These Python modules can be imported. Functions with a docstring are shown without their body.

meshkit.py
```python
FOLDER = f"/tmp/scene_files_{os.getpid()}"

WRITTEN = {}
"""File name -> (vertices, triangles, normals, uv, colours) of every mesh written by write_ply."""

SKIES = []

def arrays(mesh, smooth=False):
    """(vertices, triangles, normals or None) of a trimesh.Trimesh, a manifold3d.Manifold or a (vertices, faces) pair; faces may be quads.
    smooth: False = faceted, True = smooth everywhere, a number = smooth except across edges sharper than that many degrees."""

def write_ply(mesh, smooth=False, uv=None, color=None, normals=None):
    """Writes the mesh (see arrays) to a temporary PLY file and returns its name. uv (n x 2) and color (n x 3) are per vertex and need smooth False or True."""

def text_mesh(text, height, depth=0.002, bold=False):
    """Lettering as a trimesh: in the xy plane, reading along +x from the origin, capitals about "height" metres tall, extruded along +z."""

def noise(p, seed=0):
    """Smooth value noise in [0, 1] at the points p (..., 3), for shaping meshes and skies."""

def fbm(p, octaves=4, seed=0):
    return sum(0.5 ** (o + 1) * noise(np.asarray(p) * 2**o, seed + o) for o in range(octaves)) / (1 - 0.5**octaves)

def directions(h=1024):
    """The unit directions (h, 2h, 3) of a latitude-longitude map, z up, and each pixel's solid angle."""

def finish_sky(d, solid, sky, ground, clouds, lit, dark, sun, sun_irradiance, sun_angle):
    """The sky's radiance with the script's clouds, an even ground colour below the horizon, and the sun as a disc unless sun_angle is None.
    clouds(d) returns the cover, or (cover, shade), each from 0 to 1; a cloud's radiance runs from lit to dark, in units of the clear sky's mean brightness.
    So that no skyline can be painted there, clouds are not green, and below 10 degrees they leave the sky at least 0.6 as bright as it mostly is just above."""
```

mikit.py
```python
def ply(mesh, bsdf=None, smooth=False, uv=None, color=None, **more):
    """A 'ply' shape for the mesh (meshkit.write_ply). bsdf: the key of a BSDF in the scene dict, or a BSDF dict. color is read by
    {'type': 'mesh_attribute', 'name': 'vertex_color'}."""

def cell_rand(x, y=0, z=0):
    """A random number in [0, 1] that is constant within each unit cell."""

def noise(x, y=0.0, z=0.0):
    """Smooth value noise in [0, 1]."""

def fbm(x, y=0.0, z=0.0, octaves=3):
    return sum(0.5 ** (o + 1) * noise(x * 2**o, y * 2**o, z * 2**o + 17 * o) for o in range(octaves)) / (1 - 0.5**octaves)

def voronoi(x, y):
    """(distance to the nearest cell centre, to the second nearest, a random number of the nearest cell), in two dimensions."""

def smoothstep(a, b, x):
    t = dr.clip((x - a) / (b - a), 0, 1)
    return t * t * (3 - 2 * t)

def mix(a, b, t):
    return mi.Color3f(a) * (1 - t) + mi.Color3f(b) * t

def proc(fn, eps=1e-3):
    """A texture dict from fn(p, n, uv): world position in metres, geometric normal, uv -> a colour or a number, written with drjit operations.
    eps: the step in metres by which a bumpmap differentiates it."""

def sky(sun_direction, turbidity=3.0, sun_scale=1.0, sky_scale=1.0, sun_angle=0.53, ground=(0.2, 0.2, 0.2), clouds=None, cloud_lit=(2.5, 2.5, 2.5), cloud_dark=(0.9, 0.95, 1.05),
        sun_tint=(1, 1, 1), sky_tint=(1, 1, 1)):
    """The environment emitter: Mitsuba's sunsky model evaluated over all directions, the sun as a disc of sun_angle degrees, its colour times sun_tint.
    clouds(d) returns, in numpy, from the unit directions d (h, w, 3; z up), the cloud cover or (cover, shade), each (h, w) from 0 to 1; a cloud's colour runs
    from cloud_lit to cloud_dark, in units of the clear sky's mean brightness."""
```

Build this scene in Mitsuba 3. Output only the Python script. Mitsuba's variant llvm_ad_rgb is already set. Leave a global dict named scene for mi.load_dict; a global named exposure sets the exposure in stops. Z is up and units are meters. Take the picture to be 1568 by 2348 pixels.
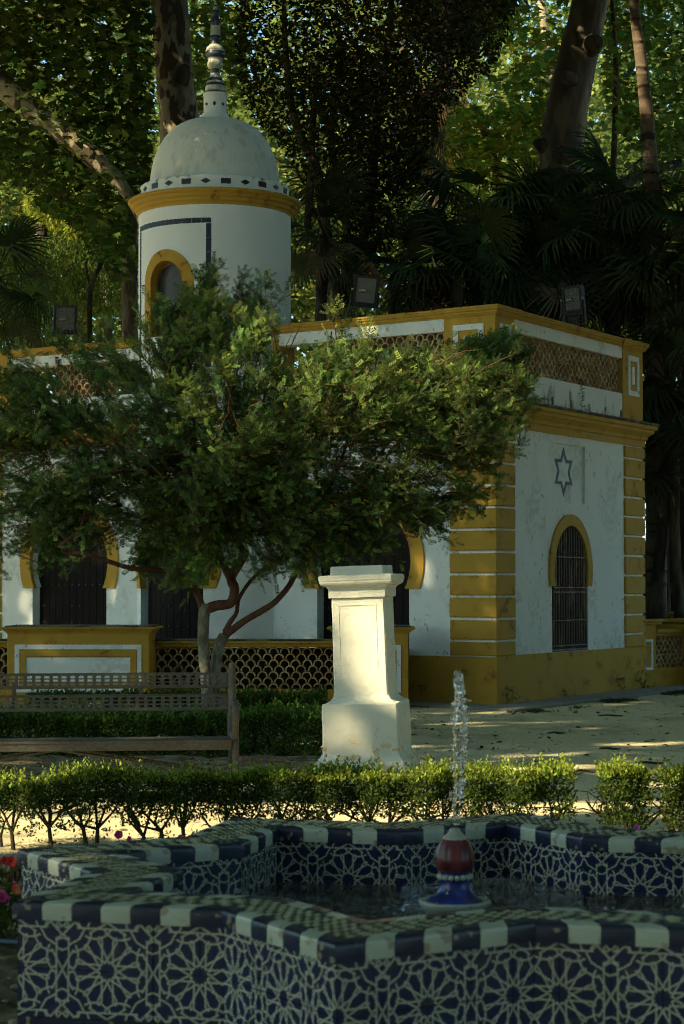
import math, random
import numpy as np, trimesh, shapely
from shapely.geometry import Polygon, box as sbox, LineString
import manifold3d as m3
import drjit as dr, mitsuba as mi, mikit
from mikit import noise, fbm, smoothstep, mix, proc

T = mi.ScalarTransform4f
scene, labels = {}, {}

# ---------------------------------------------------------------- camera, sky, exposure
EYE, FOC, PITCH = 1.5, 4600.0 / 1568.0, 2.073
scene['camera'] = {'type': 'thinlens', 'fov': 2 * math.degrees(math.atan(0.5 / FOC)), 'fov_axis': 'x', 'aperture_radius': 0.0052, 'focus_distance': 20.0,
                   'near_clip': 0.1, 'far_clip': 600.0,
                   'to_world': T().look_at(origin=[0, 0, EYE], target=[0, math.cos(math.radians(PITCH)), EYE + math.sin(math.radians(PITCH))], up=[0, 0, 1])}
SUN = np.array([-0.68, -0.45, 0.58]); SUN /= np.linalg.norm(SUN)
scene['sky'] = mikit.sky(SUN.tolist(), turbidity=3.0, sun_tint=(0.95, 1.0, 0.90), sky_tint=(0.93, 1.08, 0.98), ground=(0.12, 0.12, 0.08))
exposure = 3.15


def at(u, v, Y):
    """A world point from its column and row in the photograph (1568 wide) and its distance Y in metres."""
    c, s = math.cos(math.radians(PITCH)), math.sin(math.radians(PITCH))
    a, b = (u - 784) / 1568 / FOC, (1173.5 - v) / 1568 / FOC
    k = Y / (c - b * s)
    return np.array([a * k, Y, EYE + (s + b * c) * k])


# ---------------------------------------------------------------- naming
def numbered(key):
    if key not in scene and key not in labels and not any(k.startswith(key + '__') for k in heads):
        return key
    n = counts.get(key, 0) + 1
    while f'{key}_{n:03d}' in scene or f'{key}_{n:03d}' in labels:
        n += 1
    counts[key] = n
    return f'{key}_{n:03d}'


heads, counts = set(), {}


def thing(name, label, cat, group=None):
    key = numbered(name)
    labels[key] = {'label': label, 'category': cat}
    if group:
        labels[key]['group'] = group
    return key


def structure(name, shape):
    key = numbered(name)
    scene[key] = shape
    labels[key] = {'kind': 'structure'}
    return key


def part(parent, name, shape, label=None, stuff=False):
    key = numbered(f'{parent}__{name}')
    scene[key] = shape
    if label or stuff:
        labels[key] = {}
        if label:
            labels[key]['label'] = label
        if stuff:
            labels[key]['kind'] = 'stuff'
    return key


# ---------------------------------------------------------------- mesh helpers
def TM(v, f):
    return trimesh.Trimesh(np.asarray(v, float), np.asarray(f, int), process=False)


def cat(*ms):
    out = []
    for m in ms:
        out += list(m) if isinstance(m, (list, tuple)) else [m]
    return trimesh.util.concatenate(out)


def outward(m):
    if m.volume < 0:
        m.invert()
    return m


def mapped(m, fn):
    return outward(TM(fn(np.asarray(m.vertices)), m.faces))


def bx(x0, x1, y0, y1, z0, z1, b=0.0):
    """A box with chamfered edges (24 vertices)."""
    if b <= 0:
        return trimesh.creation.box(bounds=[[min(x0, x1), min(y0, y1), min(z0, z1)], [max(x0, x1), max(y0, y1), max(z0, z1)]])
    c, h = np.array([(x0 + x1) / 2, (y0 + y1) / 2, (z0 + z1) / 2]), np.abs([x1 - x0, y1 - y0, z1 - z0]) / 2
    b = min(b, h.min() * 0.45)
    p = []
    for s in np.ndindex(2, 2, 2):
        g = np.array(s) * 2 - 1
        for k in range(3):
            q = h - b
            q[k] = h[k]
            p.append(c + g * q)
    return trimesh.convex.convex_hull(np.array(p))


def extrude(poly, h):
    polys = getattr(poly, 'geoms', [poly])
    return trimesh.util.concatenate([trimesh.creation.extrude_polygon(g, h, engine='earcut') for g in polys if g.area > 1e-7])


def lathe(profile, n=48, center=(0, 0, 0), a0=0, a1=2 * math.pi):
    """Profile of (radius, z) from bottom to top, turned about z; closed where it meets the axis."""
    pr = np.asarray(profile, float)
    full = abs(a1 - a0 - 2 * math.pi) < 1e-6
    ang = np.linspace(a0, a1, n, endpoint=False) if full else np.linspace(a0, a1, n)
    v = np.array([[r * math.cos(a), r * math.sin(a), z] for r, z in pr for a in ang])
    f = []
    m = len(ang)
    for i in range(len(pr) - 1):
        for j in range(m if full else m - 1):
            k = (j + 1) % m
            f += [[i * m + j, i * m + k, (i + 1) * m + k], [i * m + j, (i + 1) * m + k, (i + 1) * m + j]]
    return TM(v + np.array(center), f)


def tube(path, radii, sides=8, cap=True):
    path = np.asarray(path, float)
    n = len(path)
    radii = np.broadcast_to(np.asarray(radii, float), n)
    t = np.gradient(path, axis=0)
    t /= np.linalg.norm(t, axis=1, keepdims=True) + 1e-12
    ref = np.array([0.0, 1.0, 0.0]) if abs(t[:, 1]).mean() < 0.8 else np.array([1.0, 0, 0])
    x = np.cross(t, ref)
    x /= np.linalg.norm(x, axis=1, keepdims=True) + 1e-12
    y = np.cross(t, x)
    a = np.arange(sides) * 2 * math.pi / sides
    v = path[:, None] + radii[:, None, None] * (np.cos(a)[None, :, None] * x[:, None] + np.sin(a)[None, :, None] * y[:, None])
    v = v.reshape(-1, 3)
    i, j = np.meshgrid(np.arange(n - 1), np.arange(sides), indexing='ij')
    k = (j + 1) % sides
    f = np.stack([np.stack([i * sides + j, i * sides + k, (i + 1) * sides + k], -1), np.stack([i * sides + j, (i + 1) * sides + k, (i + 1) * sides + j], -1)], 2).reshape(-1, 3)
    if cap:
        f = np.vstack([f, [[0, q + 1, q] for q in range(1, sides - 1)], [[(n - 1) * sides, (n - 1) * sides + q, (n - 1) * sides + q + 1] for q in range(1, sides - 1)]])
    return TM(v, f)


def smooth_path(pts, n=6, jitter=0.0, rng=None):
    """Catmull-Rom through the points (columns may include a radius)."""
    p = np.asarray(pts, float)
    p = np.vstack([2 * p[0] - p[1], p, 2 * p[-1] - p[-2]])
    out = []
    for i in range(1, len(p) - 2):
        for t in np.arange(n) / n:
            a, b, c, d = p[i - 1:i + 3]
            out.append(0.5 * (2 * b + (c - a) * t + (2 * a - 5 * b + 4 * c - d) * t * t + (3 * b - a - 3 * c + d) * t ** 3))
    out.append(p[-2])
    out = np.array(out)
    if jitter and rng is not None:
        out[1:-1, :3] += rng.normal(0, jitter, (len(out) - 2, 3))
    return out


def bark_tube(pts, n=8, sides=14, lump=0.06, seed=0):
    """A limb through (x, y, z, radius) points with an uneven surface."""
    s = smooth_path(pts, n)
    m = tube(s[:, :3], np.maximum(s[:, 3], 0.002), sides)
    v = np.array(m.vertices)
    k = np.arange(len(v)) // sides
    c = s[np.minimum(k, len(s) - 1), :3]
    d = v - c
    r = s[np.minimum(k, len(s) - 1), 3:4]
    w = mikit.meshkit.fbm(v / np.maximum(r.mean(), 0.01) * 0.7 + seed * 7.3, 3, seed) - 0.5
    return TM(c + d * (1 + w[:, None] * 2 * lump), m.faces)


def man(mesh):
    return m3.Manifold(m3.Mesh(vert_properties=np.asarray(mesh.vertices, np.float32), tri_verts=np.asarray(mesh.faces, np.uint32)))


def unman(m):
    q = m.to_mesh()
    return TM(np.array(q.vert_properties)[:, :3], np.array(q.tri_verts))


def rot_to(normals, spin, rng):
    """Rotation matrices (n,3,3) that take z to the normals, with a spin about them."""
    n = normals / (np.linalg.norm(normals, axis=1, keepdims=True) + 1e-9)
    ref = np.where(np.abs(n[:, 2:3]) > 0.9, [[1.0, 0, 0]], [[0, 0, 1.0]])
    x = np.cross(ref, n)
    x /= np.linalg.norm(x, axis=1, keepdims=True)
    y = np.cross(n, x)
    c, s = np.cos(spin)[:, None], np.sin(spin)[:, None]
    return np.stack([x * c + y * s, y * c - x * s, n], 2)


def frames(direction, roll):
    """Rotation matrices (n,3,3) whose x axis runs along the direction, rolled about it."""
    d = direction / (np.linalg.norm(direction, axis=1, keepdims=True) + 1e-9)
    ref = np.where(np.abs(d[:, 2:3]) > 0.95, [[1.0, 0, 0]], [[0, 0, 1.0]])
    y = np.cross(ref, d)
    y /= np.linalg.norm(y, axis=1, keepdims=True)
    z = np.cross(d, y)
    c, s = np.cos(roll)[:, None], np.sin(roll)[:, None]
    return np.stack([d, y * c + z * s, z * c - y * s], 2)


def scatter(proto, pos, rot, scale, color=None):
    """One mesh of copies of proto (vertices, faces); color (n,3) per copy."""
    v, f = np.asarray(proto[0], float), np.asarray(proto[1], int)
    s = np.broadcast_to(np.asarray(scale, float), (len(pos),))
    V = np.einsum('nij,kj->nki', rot, v) * s[:, None, None] + pos[:, None]
    Fc = f[None] + (np.arange(len(pos)) * len(v))[:, None, None]
    c = None if color is None else np.repeat(color, len(v), axis=0)
    return TM(V.reshape(-1, 3), Fc.reshape(-1, 3)), c


def leaf_colors(n, base, rng, var=0.25, hue=0.12):
    b = np.asarray(base, float)[None] * np.exp(rng.normal(0, var, (n, 1)))
    return np.clip(b * np.exp(rng.normal(0, hue, (n, 3)) * [1.0, 0.3, 0.8]), 0.002, 0.9)


# ---------------------------------------------------------------- materials
def C(rgb):
    return {'type': 'rgb', 'value': list(map(float, rgb))}


def mat(name, color, rough=0.6, spec=0.5, bump=None, scale=1.0, thin=None, twosided=True, **more):
    d = {'type': 'principled', 'base_color': color if isinstance(color, dict) else C(color), 'roughness': rough, 'specular': spec, **more}
    if bump is not None:
        d = {'type': 'bumpmap', 'arbitrary': bump, 'scale': scale, 'bsdf': d}
    scene['mat_' + name] = {'type': 'twosided', 'bsdf': d} if twosided else d
    return 'mat_' + name


def V3(p, k):
    return p.x * k, p.y * k, p.z * k


def white_plaster(p, n, uv):
    a = fbm(p.x * 1.1, p.y * 1.1, p.z * 1.1, 4)
    b = fbm(p.x * 5.0 + 3, p.y * 5.0, p.z * 3.0, 4)
    c = fbm(p.x * 26, p.y * 26, p.z * 17, 3)
    base = mix((0.62, 0.64, 0.60), (0.70, 0.71, 0.67), a)
    tan = smoothstep(0.60, 0.74, b) * smoothstep(0.5, 0.62, a)
    grey = smoothstep(0.50, 0.68, fbm(p.x * 3.2 + 7, p.y * 3.2, p.z * 1.6, 4)) * smoothstep(0.35, 0.6, fbm(p.x * 16, p.y * 16, p.z * 16, 3))
    base = mix(base, (0.46, 0.47, 0.43), grey * 0.6)
    base = mix(base, (0.48, 0.46, 0.38), tan * 0.6)
    speck = smoothstep(0.60, 0.72, c) * smoothstep(0.50, 0.62, b)
    return mix(base, (0.24, 0.25, 0.22), speck * 0.7)


def parapet_plaster(p, n, uv):
    """White plaster with black mould that creeps up in streaks from the cornice below the scuppers."""
    st = fbm(p.x * 9.0 + p.y * 9.0, p.z * 0.7, 3.0, 4)
    ragged = fbm(p.x * 34 + p.y * 34, p.z * 7, 1.0, 3)
    edge = 3.80 + 0.26 * smoothstep(0.40, 0.72, st) + 0.10 * (ragged - 0.4)
    wet = smoothstep(0.06, -0.05, p.z - edge) * smoothstep(0.36, 0.62, ragged)
    a = fbm(p.x * 2, p.y * 2, p.z * 2, 3)
    return mix(mix((0.62, 0.64, 0.60), (0.70, 0.71, 0.67), a), (0.10, 0.11, 0.10), wet * 0.75)


def yellow_plaster(p, n, uv):
    a = fbm(p.x * 1.4, p.y * 1.4, p.z * 1.4, 3)
    b = fbm(p.x * 6 + 9, p.y * 6, p.z * 5, 4)
    c = fbm(p.x * 30, p.y * 30, p.z * 22, 2)
    base = mix((0.355, 0.205, 0.028), (0.44, 0.265, 0.040), a)
    base = mix(base, (0.36, 0.165, 0.016), smoothstep(0.5, 0.72, b) * 0.6)
    damp = smoothstep(0.64, 0.72, b) * smoothstep(0.45, 0.6, c)
    return mix(base, (0.11, 0.075, 0.022), damp * 0.7)


def terracotta(p, n, uv):
    a = fbm(p.x * 9, p.y * 9, p.z * 9, 2)
    b = fbm(p.x * 45, p.y * 45, p.z * 45, 2)
    return mix(mix((0.33, 0.195, 0.095), (0.45, 0.335, 0.175), smoothstep(0.35, 0.62, a)), (0.14, 0.085, 0.05), smoothstep(0.55, 0.75, b) * 0.5)


def sand(p, n, uv):
    a = fbm(p.x * 0.5, p.y * 0.5, 0.0, 4)
    b = fbm(p.x * 4, p.y * 2.2, 1.0, 4)
    c = noise(p.x * 60, p.y * 60)
    d = noise(p.x * 110, p.y * 110)
    base = mix((0.40, 0.35, 0.20), (0.50, 0.44, 0.265), a)
    base = mix(base, (0.28, 0.24, 0.15), smoothstep(0.48, 0.75, b) * 0.7)
    base = mix(base, (0.55, 0.47, 0.30), smoothstep(0.72, 0.9, c) * 0.6)
    return mix(base, (0.15, 0.12, 0.08), smoothstep(0.80, 0.92, d) * 0.8)


def soil(p, n, uv):
    b = fbm(p.x * 9, p.y * 9, p.z * 9, 4)
    c = noise(p.x * 75, p.y * 75, p.z * 75)
    base = mix((0.085, 0.065, 0.036), (0.22, 0.18, 0.105), smoothstep(0.3, 0.7, b))
    return mix(base, (0.36, 0.31, 0.20), smoothstep(0.78, 0.92, c) * 0.7)


def bark_pale(p, n, uv):
    """Plane tree bark: cream, olive and brown flakes."""
    a = fbm(p.x * 4.2, p.y * 4.2, p.z * 1.5, 4)
    b = fbm(p.x * 7 + 5, p.y * 7, p.z * 2.4, 3)
    base = mix((0.27, 0.225, 0.145), (0.14, 0.12, 0.075), smoothstep(0.50, 0.56, a))
    return mix(base, (0.065, 0.045, 0.03), smoothstep(0.53, 0.57, b))


def bark_dark(p, n, uv):
    a = fbm(p.x * 9, p.y * 9, p.z * 2.2, 4)
    return mix((0.035, 0.028, 0.020), (0.10, 0.080, 0.055), smoothstep(0.35, 0.68, a))


def bark_red(p, n, uv):
    a = fbm(p.x * 22, p.y * 22, p.z * 9, 3)
    return mix((0.075, 0.034, 0.020), (0.15, 0.072, 0.042), a)


def bark_grey(p, n, uv):
    a = fbm(p.x * 30, p.y * 30, p.z * 12, 4)
    return mix((0.11, 0.10, 0.07), (0.24, 0.22, 0.15), smoothstep(0.3, 0.7, a))


def palm_bark(p, n, uv):
    ring = noise(p.z * 17 + fbm(p.x * 6, p.y * 6, p.z * 3, 2) * 1.5, 0.3)
    a = fbm(p.x * 14, p.y * 14, p.z * 30, 3)
    return mix(mix((0.070, 0.050, 0.034), (0.17, 0.125, 0.085), a), (0.022, 0.016, 0.012), smoothstep(0.55, 0.75, ring) * 0.85)


def rusty(p, n, uv):
    a = fbm(p.x * 12, p.y * 12, p.z * 12, 4)
    b = fbm(p.x * 60, p.y * 60, p.z * 60, 2)
    g = mix((0.045, 0.044, 0.035), (0.095, 0.092, 0.074), b)
    return mix(g, mix((0.045, 0.033, 0.023), (0.080, 0.058, 0.038), b), smoothstep(0.46, 0.66, a) * 0.7)


def bars_rust(p, n, uv):
    a = fbm(p.x * 9 + p.y * 9, p.z * 3, 0.0, 3)
    return mix((0.055, 0.032, 0.024), (0.16, 0.105, 0.05), smoothstep(0.52, 0.72, a))


def door_wood(p, n, uv):
    a = fbm(p.x * 14 + p.y * 14, p.z * 1.2, 0.0, 3)
    return mix((0.006, 0.005, 0.005), (0.020, 0.015, 0.013), a)


def cream_paint(p, n, uv):
    """Cream limewash with flaked patches low on the pedestal and on the chipped corner of its cap."""
    a = fbm(p.x * 3, p.y * 3, p.z * 3, 3)
    b = fbm(p.x * 11, p.y * 11, p.z * 14, 4)
    c = fbm(p.x * 40, p.y * 40, p.z * 40, 2)
    base = mix((0.58, 0.565, 0.455), (0.66, 0.65, 0.545), a)
    flake = smoothstep(0.58, 0.61, b) * smoothstep(0.34, 0.22, p.z)
    base = mix(base, mix((0.50, 0.36, 0.16), (0.62, 0.50, 0.28), c), flake)
    crack = smoothstep(0.012, 0.004, dr.abs(fbm(p.x * 6 + 4, p.y * 6, p.z * 6, 4) - 0.5)) * smoothstep(0.56, 0.66, a)
    base = mix(base, (0.40, 0.33, 0.20), crack * 0.6)
    return mix(base, (0.17, 0.13, 0.07), smoothstep(0.60, 0.68, c) * smoothstep(0.12, 0.05, p.z) * 0.8)


def slab_dirty(p, n, uv):
    a = fbm(p.x * 7, p.y * 7, p.z * 7, 4)
    return mix((0.05, 0.048, 0.038), (0.17, 0.14, 0.075), smoothstep(0.4, 0.66, a))


def paving(p, n, uv):
    a = fbm(p.x * 3, p.y * 3, 0.0, 4)
    c = noise(p.x * 50, p.y * 50)
    return mix(mix((0.15, 0.145, 0.12), (0.25, 0.24, 0.20), a), (0.08, 0.075, 0.06), smoothstep(0.7, 0.9, c) * 0.5)


PATTERN = [((.165, .044), (.242, 0)), ((.242, 0), (.45, .12)), ((.45, .12), (.62, .125)), ((.62, .125), (.665, .15)), ((.665, .15), (.755, .02)), ((.665, .15), (.70, .185)),
           ((.755, .0), (.865, .075))]
OUTER = [((.868, .0), (.868, .66)), ((.77, .40), (1.0, .0)), ((.44, .745), (.84, .52)), ((.45, 1.0), (.61, .71)), ((1.0, .66), (.868, .60)), ((1.0, .40), (.868, .45)),
         ((1.0, .72), (.86, .86)), ((.868, .60), (1.0, .74)), ((.69, .99), (.74, .88)), ((.74, .88), (.95, .875)), ((.36, .93), (.63, .93)), ((.63, .93), (.69, .99)), ((1.0, .9), (.95, .94))]


def seg_dist(x, y, a, b):
    ex, ey = b[0] - a[0], b[1] - a[1]
    t = dr.clip(((x - a[0]) * ex + (y - a[1]) * ey) / (ex * ex + ey * ey), 0, 1)
    return dr.sqrt(dr.square(x - a[0] - t * ex) + dr.square(y - a[1] - t * ey))


def strap_tile(p, n, uv):
    """The printed glaze of one square tile: a quarter of a twelve-petalled star of interlaced bands (uv 0,0 is the star's centre)."""
    x, y = uv.x, uv.y
    r, a = dr.sqrt(x * x + y * y), dr.atan2(y, x)
    w = math.pi / 6
    a = dr.abs(a - dr.round(a / w) * w)
    fx, fy = r * dr.cos(a), r * dr.sin(a)
    d = mi.Float(9)
    for s in PATTERN:
        d = dr.minimum(d, seg_dist(fx, fy, *s))
    hi, lo = dr.maximum(x, y), dr.minimum(x, y)
    for s in OUTER:
        d = dr.minimum(d, seg_dist(hi, lo, *s))
    wob = (noise(p.x * 90, p.y * 90, p.z * 90) - 0.5) * 0.003
    band = smoothstep(0.0225, 0.0145, d + wob)
    line = smoothstep(0.040, 0.027, d + wob)
    tone = fbm(p.x * 6, p.y * 6, p.z * 6, 2)
    field = mix((0.005, 0.010, 0.040), (0.012, 0.021, 0.068), tone)
    field = mix(field, (0.05, 0.045, 0.035), smoothstep(0.64, 0.74, fbm(p.x * 31, p.y * 31, p.z * 31, 3)) * 0.6)
    field = mix(field, (0.035, 0.022, 0.014), line * 0.7)
    return mix(field, mix((0.35, 0.345, 0.26), (0.44, 0.435, 0.345), tone), band)


def blue_glaze(p, n, uv):
    a = fbm(p.x * 12, p.y * 12, p.z * 12, 3)
    c = fbm(p.x * 38, p.y * 38, p.z * 38, 2)
    b = mix((0.006, 0.009, 0.028), (0.014, 0.020, 0.048), a)
    return mix(b, (0.26, 0.21, 0.12), smoothstep(0.70, 0.76, c) * 0.8)


def cream_glaze(p, n, uv):
    a = fbm(p.x * 12, p.y * 12, p.z * 12, 3)
    c = fbm(p.x * 30, p.y * 30, p.z * 30, 3)
    return mix(mix((0.36, 0.38, 0.29), (0.45, 0.47, 0.37), a), (0.22, 0.15, 0.07), smoothstep(0.62, 0.72, c) * 0.7)


def red_glaze(p, n, uv):
    a = fbm(p.x * 26, p.y * 26, p.z * 9, 3)
    return mix((0.062, 0.008, 0.011), (0.14, 0.024, 0.028), smoothstep(0.35, 0.65, a))


def indigo_glaze(p, n, uv):
    a = fbm(p.x * 22, p.y * 22, p.z * 22, 3)
    return mix((0.008, 0.010, 0.10), (0.03, 0.045, 0.26), smoothstep(0.3, 0.7, a))


grain = proc(lambda p, n, uv: fbm(p.x * 30, p.y * 30, p.z * 30, 3), 2e-3)
mat('white', proc(white_plaster), 0.85, 0.2, grain, 0.004)
mat('white_clean', proc(lambda p, n, uv: mix((0.63, 0.65, 0.61), (0.70, 0.71, 0.67), fbm(p.x * 1.3, p.y * 1.3, p.z * 1.3, 4))), 0.85, 0.2, grain, 0.003)
mat('parapet', proc(parapet_plaster), 0.85, 0.2, grain, 0.004)
mat('yellow', proc(yellow_plaster), 0.8, 0.25, grain, 0.006)
mat('terracotta', proc(terracotta), 0.8, 0.3)
mat('dark_void', (0.012, 0.010, 0.009), 0.9, 0.1)
mat('door', proc(door_wood), 0.8, 0.1)
mat('stud', (0.03, 0.03, 0.032), 0.35, 0.6, metallic=0.6)
mat('bars', proc(bars_rust), 0.55, 0.4)
mat('slab', proc(slab_dirty), 0.9, 0.2)
mat('cream', proc(cream_paint), 0.7, 0.3, grain, 0.005)
mat('frame_tile', proc(lambda p, n, uv: mix((0.006, 0.007, 0.018), (0.014, 0.016, 0.034), fbm(p.x * 7, p.y * 7, p.z * 5, 2))), 0.45, 0.35)
mat('spire_cream', proc(lambda p, n, uv: mix((0.28, 0.29, 0.23), (0.37, 0.38, 0.31), fbm(p.x * 9, p.y * 9, p.z * 9, 3))), 0.35, 0.4)
mat('spire_blue', proc(lambda p, n, uv: mix((0.020, 0.026, 0.045), (0.040, 0.052, 0.080), fbm(p.x * 9, p.y * 9, p.z * 9, 3))), 0.35, 0.4)
mat('shutter', proc(lambda p, n, uv: mix((0.10, 0.062, 0.034), (0.19, 0.125, 0.066), fbm(p.x * 20 + p.y * 20, p.z * 1.5, 0.0, 3))), 0.75, 0.2)
mat('blue_line', (0.016, 0.018, 0.060), 0.6, 0.3)
mat('sand', proc(sand), 0.95, 0.1, proc(lambda p, n, uv: fbm(p.x * 14, p.y * 14, 0.0, 4) + 0.3 * noise(p.x * 70, p.y * 70), 4e-3), 0.016)
mat('soil', proc(soil), 0.95, 0.1, proc(lambda p, n, uv: fbm(p.x * 24, p.y * 24, p.z * 24, 4), 3e-3), 0.03)
mat('paving', proc(paving), 0.9, 0.2, grain, 0.008)
barkb = proc(lambda p, n, uv: fbm(p.x * 16, p.y * 16, p.z * 5, 3), 5e-3)
mat('bark_pale', proc(bark_pale), 0.8, 0.2, barkb, 0.02)
mat('bark_dark', proc(bark_dark), 0.9, 0.15, barkb, 0.05)
mat('bark_red', proc(bark_red), 0.8, 0.2, proc(lambda p, n, uv: fbm(p.x * 50, p.y * 50, p.z * 20, 3), 3e-3), 0.006)
mat('bark_grey', proc(bark_grey), 0.85, 0.2, barkb, 0.008)
mat('bark_pale2', proc(lambda p, n, uv: mix((0.060, 0.050, 0.036), (0.14, 0.115, 0.075), smoothstep(0.4, 0.65, fbm(p.x * 5, p.y * 5, p.z * 1.3, 4)))), 0.85, 0.2, barkb, 0.03)
mat('bark_cream', proc(lambda p, n, uv: mix((0.42, 0.37, 0.25), (0.24, 0.20, 0.13), smoothstep(0.5, 0.6, fbm(p.x * 6, p.y * 6, p.z * 3, 3)))), 0.8, 0.2)
mat('bark_mottled', proc(lambda p, n, uv: mix((0.040, 0.033, 0.026), (0.17, 0.15, 0.105), smoothstep(0.58, 0.63, fbm(p.x * 7, p.y * 7, p.z * 3.2, 4)))), 0.85, 0.2, barkb, 0.03)
mat('palm_bark', proc(palm_bark), 0.85, 0.2, proc(lambda p, n, uv: noise(p.z * 17 + fbm(p.x * 6, p.y * 6, p.z * 3, 2) * 1.5, 0.3), 5e-3), 0.03)
mat('rusty', proc(rusty), 0.7, 0.4, grain, 0.003)
mat('strap_tile', proc(strap_tile), 0.3, 0.4)
mat('blue_glaze', proc(blue_glaze), 0.33, 0.4)
mat('cream_glaze', proc(cream_glaze), 0.33, 0.4)
mat('mosaic_blue', (0.016, 0.026, 0.028), 0.4, 0.4)
mat('mosaic_cream', proc(lambda p, n, uv: mix((0.34, 0.32, 0.17), (0.46, 0.44, 0.27), fbm(p.x * 18, p.y * 18, p.z * 18, 2))), 0.4, 0.4)
mat('grout', (0.09, 0.07, 0.045), 0.9, 0.2)
mat('red_glaze', proc(red_glaze), 0.35, 0.4)
mat('indigo_glaze', proc(indigo_glaze), 0.25, 0.5)
mat('black_metal', (0.012, 0.013, 0.014), 0.5, 0.4)
mat('grey_wire', (0.10, 0.10, 0.10), 0.45, 0.5, metallic=0.7)
mat('reflector', (0.13, 0.125, 0.11), 0.5, 0.4)
mat('brass', (0.42, 0.36, 0.25), 0.4, 0.5, metallic=0.6)
mat('stone', proc(lambda p, n, uv: mix((0.17, 0.15, 0.11), (0.34, 0.30, 0.22), fbm(p.x * 10, p.y * 10, p.z * 10, 4))), 0.9, 0.2, grain, 0.02)
mat('hose', (0.05, 0.09, 0.13), 0.4, 0.5)
mat('dry_leaf', {'type': 'mesh_attribute', 'name': 'vertex_color'}, 0.85, 0.2)
mat('petal', {'type': 'mesh_attribute', 'name': 'vertex_color'}, 0.6, 0.3)
mat('stem', (0.055, 0.040, 0.024), 0.85, 0.2)
mat('green_stem', (0.05, 0.075, 0.02), 0.7, 0.3)
for nm, tr, ro in (('leaf', 0.85, 0.5), ('leaf_dull', 0.6, 0.6), ('palm', 0.35, 0.45), ('leaf_gloss', 0.7, 0.35)):
    scene['mat_' + nm] = {'type': 'principledthin', 'base_color': {'type': 'mesh_attribute', 'name': 'vertex_color'}, 'roughness': ro, 'diff_trans': tr, 'eta': 1.4}
scene['mat_glass'] = {'type': 'thindielectric'}
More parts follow.
